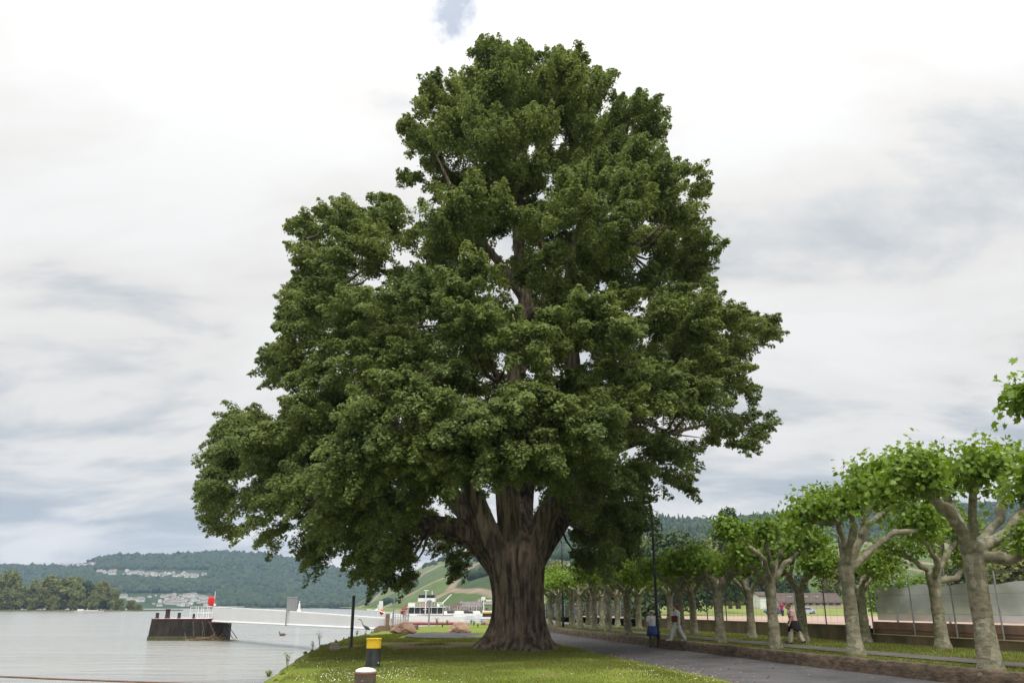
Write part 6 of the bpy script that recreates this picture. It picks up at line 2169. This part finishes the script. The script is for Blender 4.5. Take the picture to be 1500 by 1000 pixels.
kind(link('bank_weeds', me), 'stuff')


def plant(label, loc, H, n, seed, nlf=20):
    g = np.random.default_rng(seed)
    t = thing('bank_plant', label, 'plant', loc)
    sm = MB()
    P, N = [], []
    for s in range(n):
        a_ = g.uniform(0, 6.28)
        ln_ = g.uniform(.05, .3)
        tip = np.array([math.cos(a_) * ln_ * H, math.sin(a_) * ln_ * H, H * g.uniform(.7, 1)])
        sm.tube([(0, 0, -.1), tip * np.array([.4, .4, .55]), tip], [.008, .006, .003], 5)
        t_ = g.uniform(.3, 1, nlf)
        P.append(tip * t_[:, None] * np.stack([t_, t_, np.ones(nlf)], 1) + g.normal(size=(nlf, 3)) * .03)
        N.append(g.normal(size=(nlf, 3)) + np.array([0, 0, .6]))
    sm.build('stems', MATS['weed_leaf'], t)
    P, N = np.concatenate(P), np.concatenate(N)
    link('leaves', faces_mesh('leaves', LEAF4, P, frames(N, g), g.uniform(.03, .07, len(P)), MATS['weed_leaf']), t)


for i, (x, y, H, lab) in enumerate(((468, 943, .75, 'tall leafy weed at the bank edge left of the concrete block'), (458, 950, .38, 'shorter leafy weed at the bank edge, nearer the water'), (421, 976, .5, 'thin dry-stalked weed on the near bank edge'), (523, 932, .45, 'low green shrub on the bank edge between pole and heron'))):
    p = on_z(x, y, 0)
    plant(lab, (p[0], p[1], 0), H, 5, 60 + i, 8)
# shrubs on the far grass along the quay
for i, (x, y, H) in enumerate(((655, 917, .7), (648, 919, .5), (694, 917, .6), (700, 919, .4), (640, 916, .8), (690, 914, .5))):
    p = on_z(x, y, 0)
    plant(['bushy plant on the far grass, left of the pale boulder', 'lowest plant on the far grass beside the pale boulder', 'plant on the far grass between pale boulder and poplar trunk', 'low plant on the far grass next to the small red boulder', 'tallest plant along the quay edge below the boat', 'small plant on the quay edge below the landing stage'][i], (p[0], p[1], 0), H, 12, 80 + i)

# ------------------------------------------------------------------ air
hz = MB().box((-700, 1500, 120), (6600, 3700, 260))
hm = bpy.data.materials.new('haze')
hm.use_nodes = True
nt = hm.node_tree
nt.nodes.remove(nt.nodes['Principled BSDF'])
pv = nd(nt, 'ShaderNodeVolumePrincipled')
pv.inputs['Color'].default_value = (0.52, 0.72, 1.0, 1)
pv.inputs['Density'].default_value = 0.00010
nt.links.new(pv.outputs[0], nt.nodes['Material Output'].inputs['Volume'])
kind(hz.build('haze', hm), 'stuff')

# ------------------------------------------------------------------ sky and sun
SUN_EL, SUN_AZ = math.radians(58), math.radians(168)   # azimuth clockwise from +y
w = bpy.data.worlds.new('World')
sc.world = w
w.use_nodes = True
nt = w.node_tree
nt.nodes.clear()
out = nd(nt, 'ShaderNodeOutputWorld')
sky = nd(nt, 'ShaderNodeTexSky')
sky.sky_type = 'NISHITA'
sky.sun_disc = False
sky.sun_elevation = SUN_EL
sky.sun_rotation = SUN_AZ
bg1 = nd(nt, 'ShaderNodeBackground', Strength=0.12)
nt.links.new(sky.outputs[0], bg1.inputs['Color'])
tc = nd(nt, 'ShaderNodeTexCoord')
sep = nd(nt, 'ShaderNodeSeparateXYZ')
nt.links.new(tc.outputs['Generated'], sep.inputs[0])


def M(op, a, b_=None, c=None):
    n = nd(nt, 'ShaderNodeMath', operation=op)
    for i, v in enumerate((a, b_, c)):
        if v is None:
            continue
        if isinstance(v, (int, float)):
            n.inputs[i].default_value = v
        else:
            nt.links.new(v, n.inputs[i])
    return n.outputs[0]


zc = M('MAXIMUM', sep.outputs['Z'], 0.0)
den = M('ADD', zc, 0.27)
cu = nd(nt, 'ShaderNodeCombineXYZ')
nt.links.new(M('DIVIDE', sep.outputs['X'], den), cu.inputs[0])
nt.links.new(M('DIVIDE', sep.outputs['Y'], den), cu.inputs[1])
cl1 = nd(nt, 'ShaderNodeTexNoise', Scale=1.7, Detail=10, Roughness=0.58, Distortion=0.35)
mp = nd(nt, 'ShaderNodeMapping')
mp.inputs['Location'].default_value = (3.7, 1.3, 0)
mp.inputs['Scale'].default_value = (0.85, 1.6, 1)
nt.links.new(cu.outputs[0], mp.inputs[0])
nt.links.new(mp.outputs[0], cl1.inputs['Vector'])
# thickness: grey bellies; more sky-white with height
el = M('MULTIPLY', zc, 0.36)
f = M('ADD', M('ADD', M('MULTIPLY', M('SUBTRACT', cl1.outputs['Fac'], 0.5), 1.35), 0.5), el)
rc = ramp(nt, [(0.38, (0.60, 0.655, 0.71)), (0.47, (0.75, 0.785, 0.815)), (0.545, (0.90, 0.905, 0.91)), (0.60, (1.02, 1.0, 0.975)), (0.80, (1.10, 1.10, 1.09))])
nt.links.new(f, rc.inputs['Fac'])
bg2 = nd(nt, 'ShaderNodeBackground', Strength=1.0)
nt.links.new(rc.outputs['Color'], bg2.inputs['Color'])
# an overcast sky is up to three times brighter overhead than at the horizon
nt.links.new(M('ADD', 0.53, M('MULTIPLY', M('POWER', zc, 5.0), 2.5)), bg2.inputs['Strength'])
# one rift of blue sky
hd = ray(655, 14)
hd = hd / np.linalg.norm(hd)
dn = nd(nt, 'ShaderNodeVectorMath', operation='DISTANCE')
nt.links.new(tc.outputs['Generated'], dn.inputs[0])
dn.inputs[1].default_value = tuple(hd)
cl2 = nd(nt, 'ShaderNodeTexNoise', Scale=16, Detail=5, Roughness=0.6)
nt.links.new(tc.outputs['Generated'], cl2.inputs['Vector'])
hole = M('ADD', dn.outputs['Value'], M('MULTIPLY', M('SUBTRACT', cl2.outputs['Fac'], 0.5), 0.16))
rh_ = ramp(nt, [(0.008, (0.42, 0.42, 0.42)), (0.038, (1, 1, 1))])
nt.links.new(hole, rh_.inputs['Fac'])
mx = nd(nt, 'ShaderNodeMixShader')
nt.links.new(rh_.outputs['Color'], mx.inputs[0])
nt.links.new(bg1.outputs[0], mx.inputs[1])
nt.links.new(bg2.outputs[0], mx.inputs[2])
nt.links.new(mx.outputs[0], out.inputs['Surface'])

sl = bpy.data.lights.new('sun', 'SUN')
sl.energy = 1.5
sl.angle = math.radians(16)
sl.color = (1.0, 0.96, 0.9)
so = bpy.data.objects.new('sun', sl)
COL.objects.link(so)
sdir = Vector((math.sin(SUN_AZ) * math.cos(SUN_EL), math.cos(SUN_AZ) * math.cos(SUN_EL), math.sin(SUN_EL)))
so.rotation_euler = (-sdir).to_track_quat('-Z', 'Y').to_euler()

sc.view_settings.view_transform = 'Standard'
sc.view_settings.look = 'None'
sc.view_settings.exposure = 0.6
sc.view_settings.gamma = 1.0
sc.render.engine = 'CYCLES'
sc.cycles.use_denoising = True
sc.cycles.max_bounces = 12
sc.cycles.diffuse_bounces = 8
sc.cycles.transmission_bounces = 10
sc.cycles.transparent_max_bounces = 8
sc.cycles.volume_bounces = 0
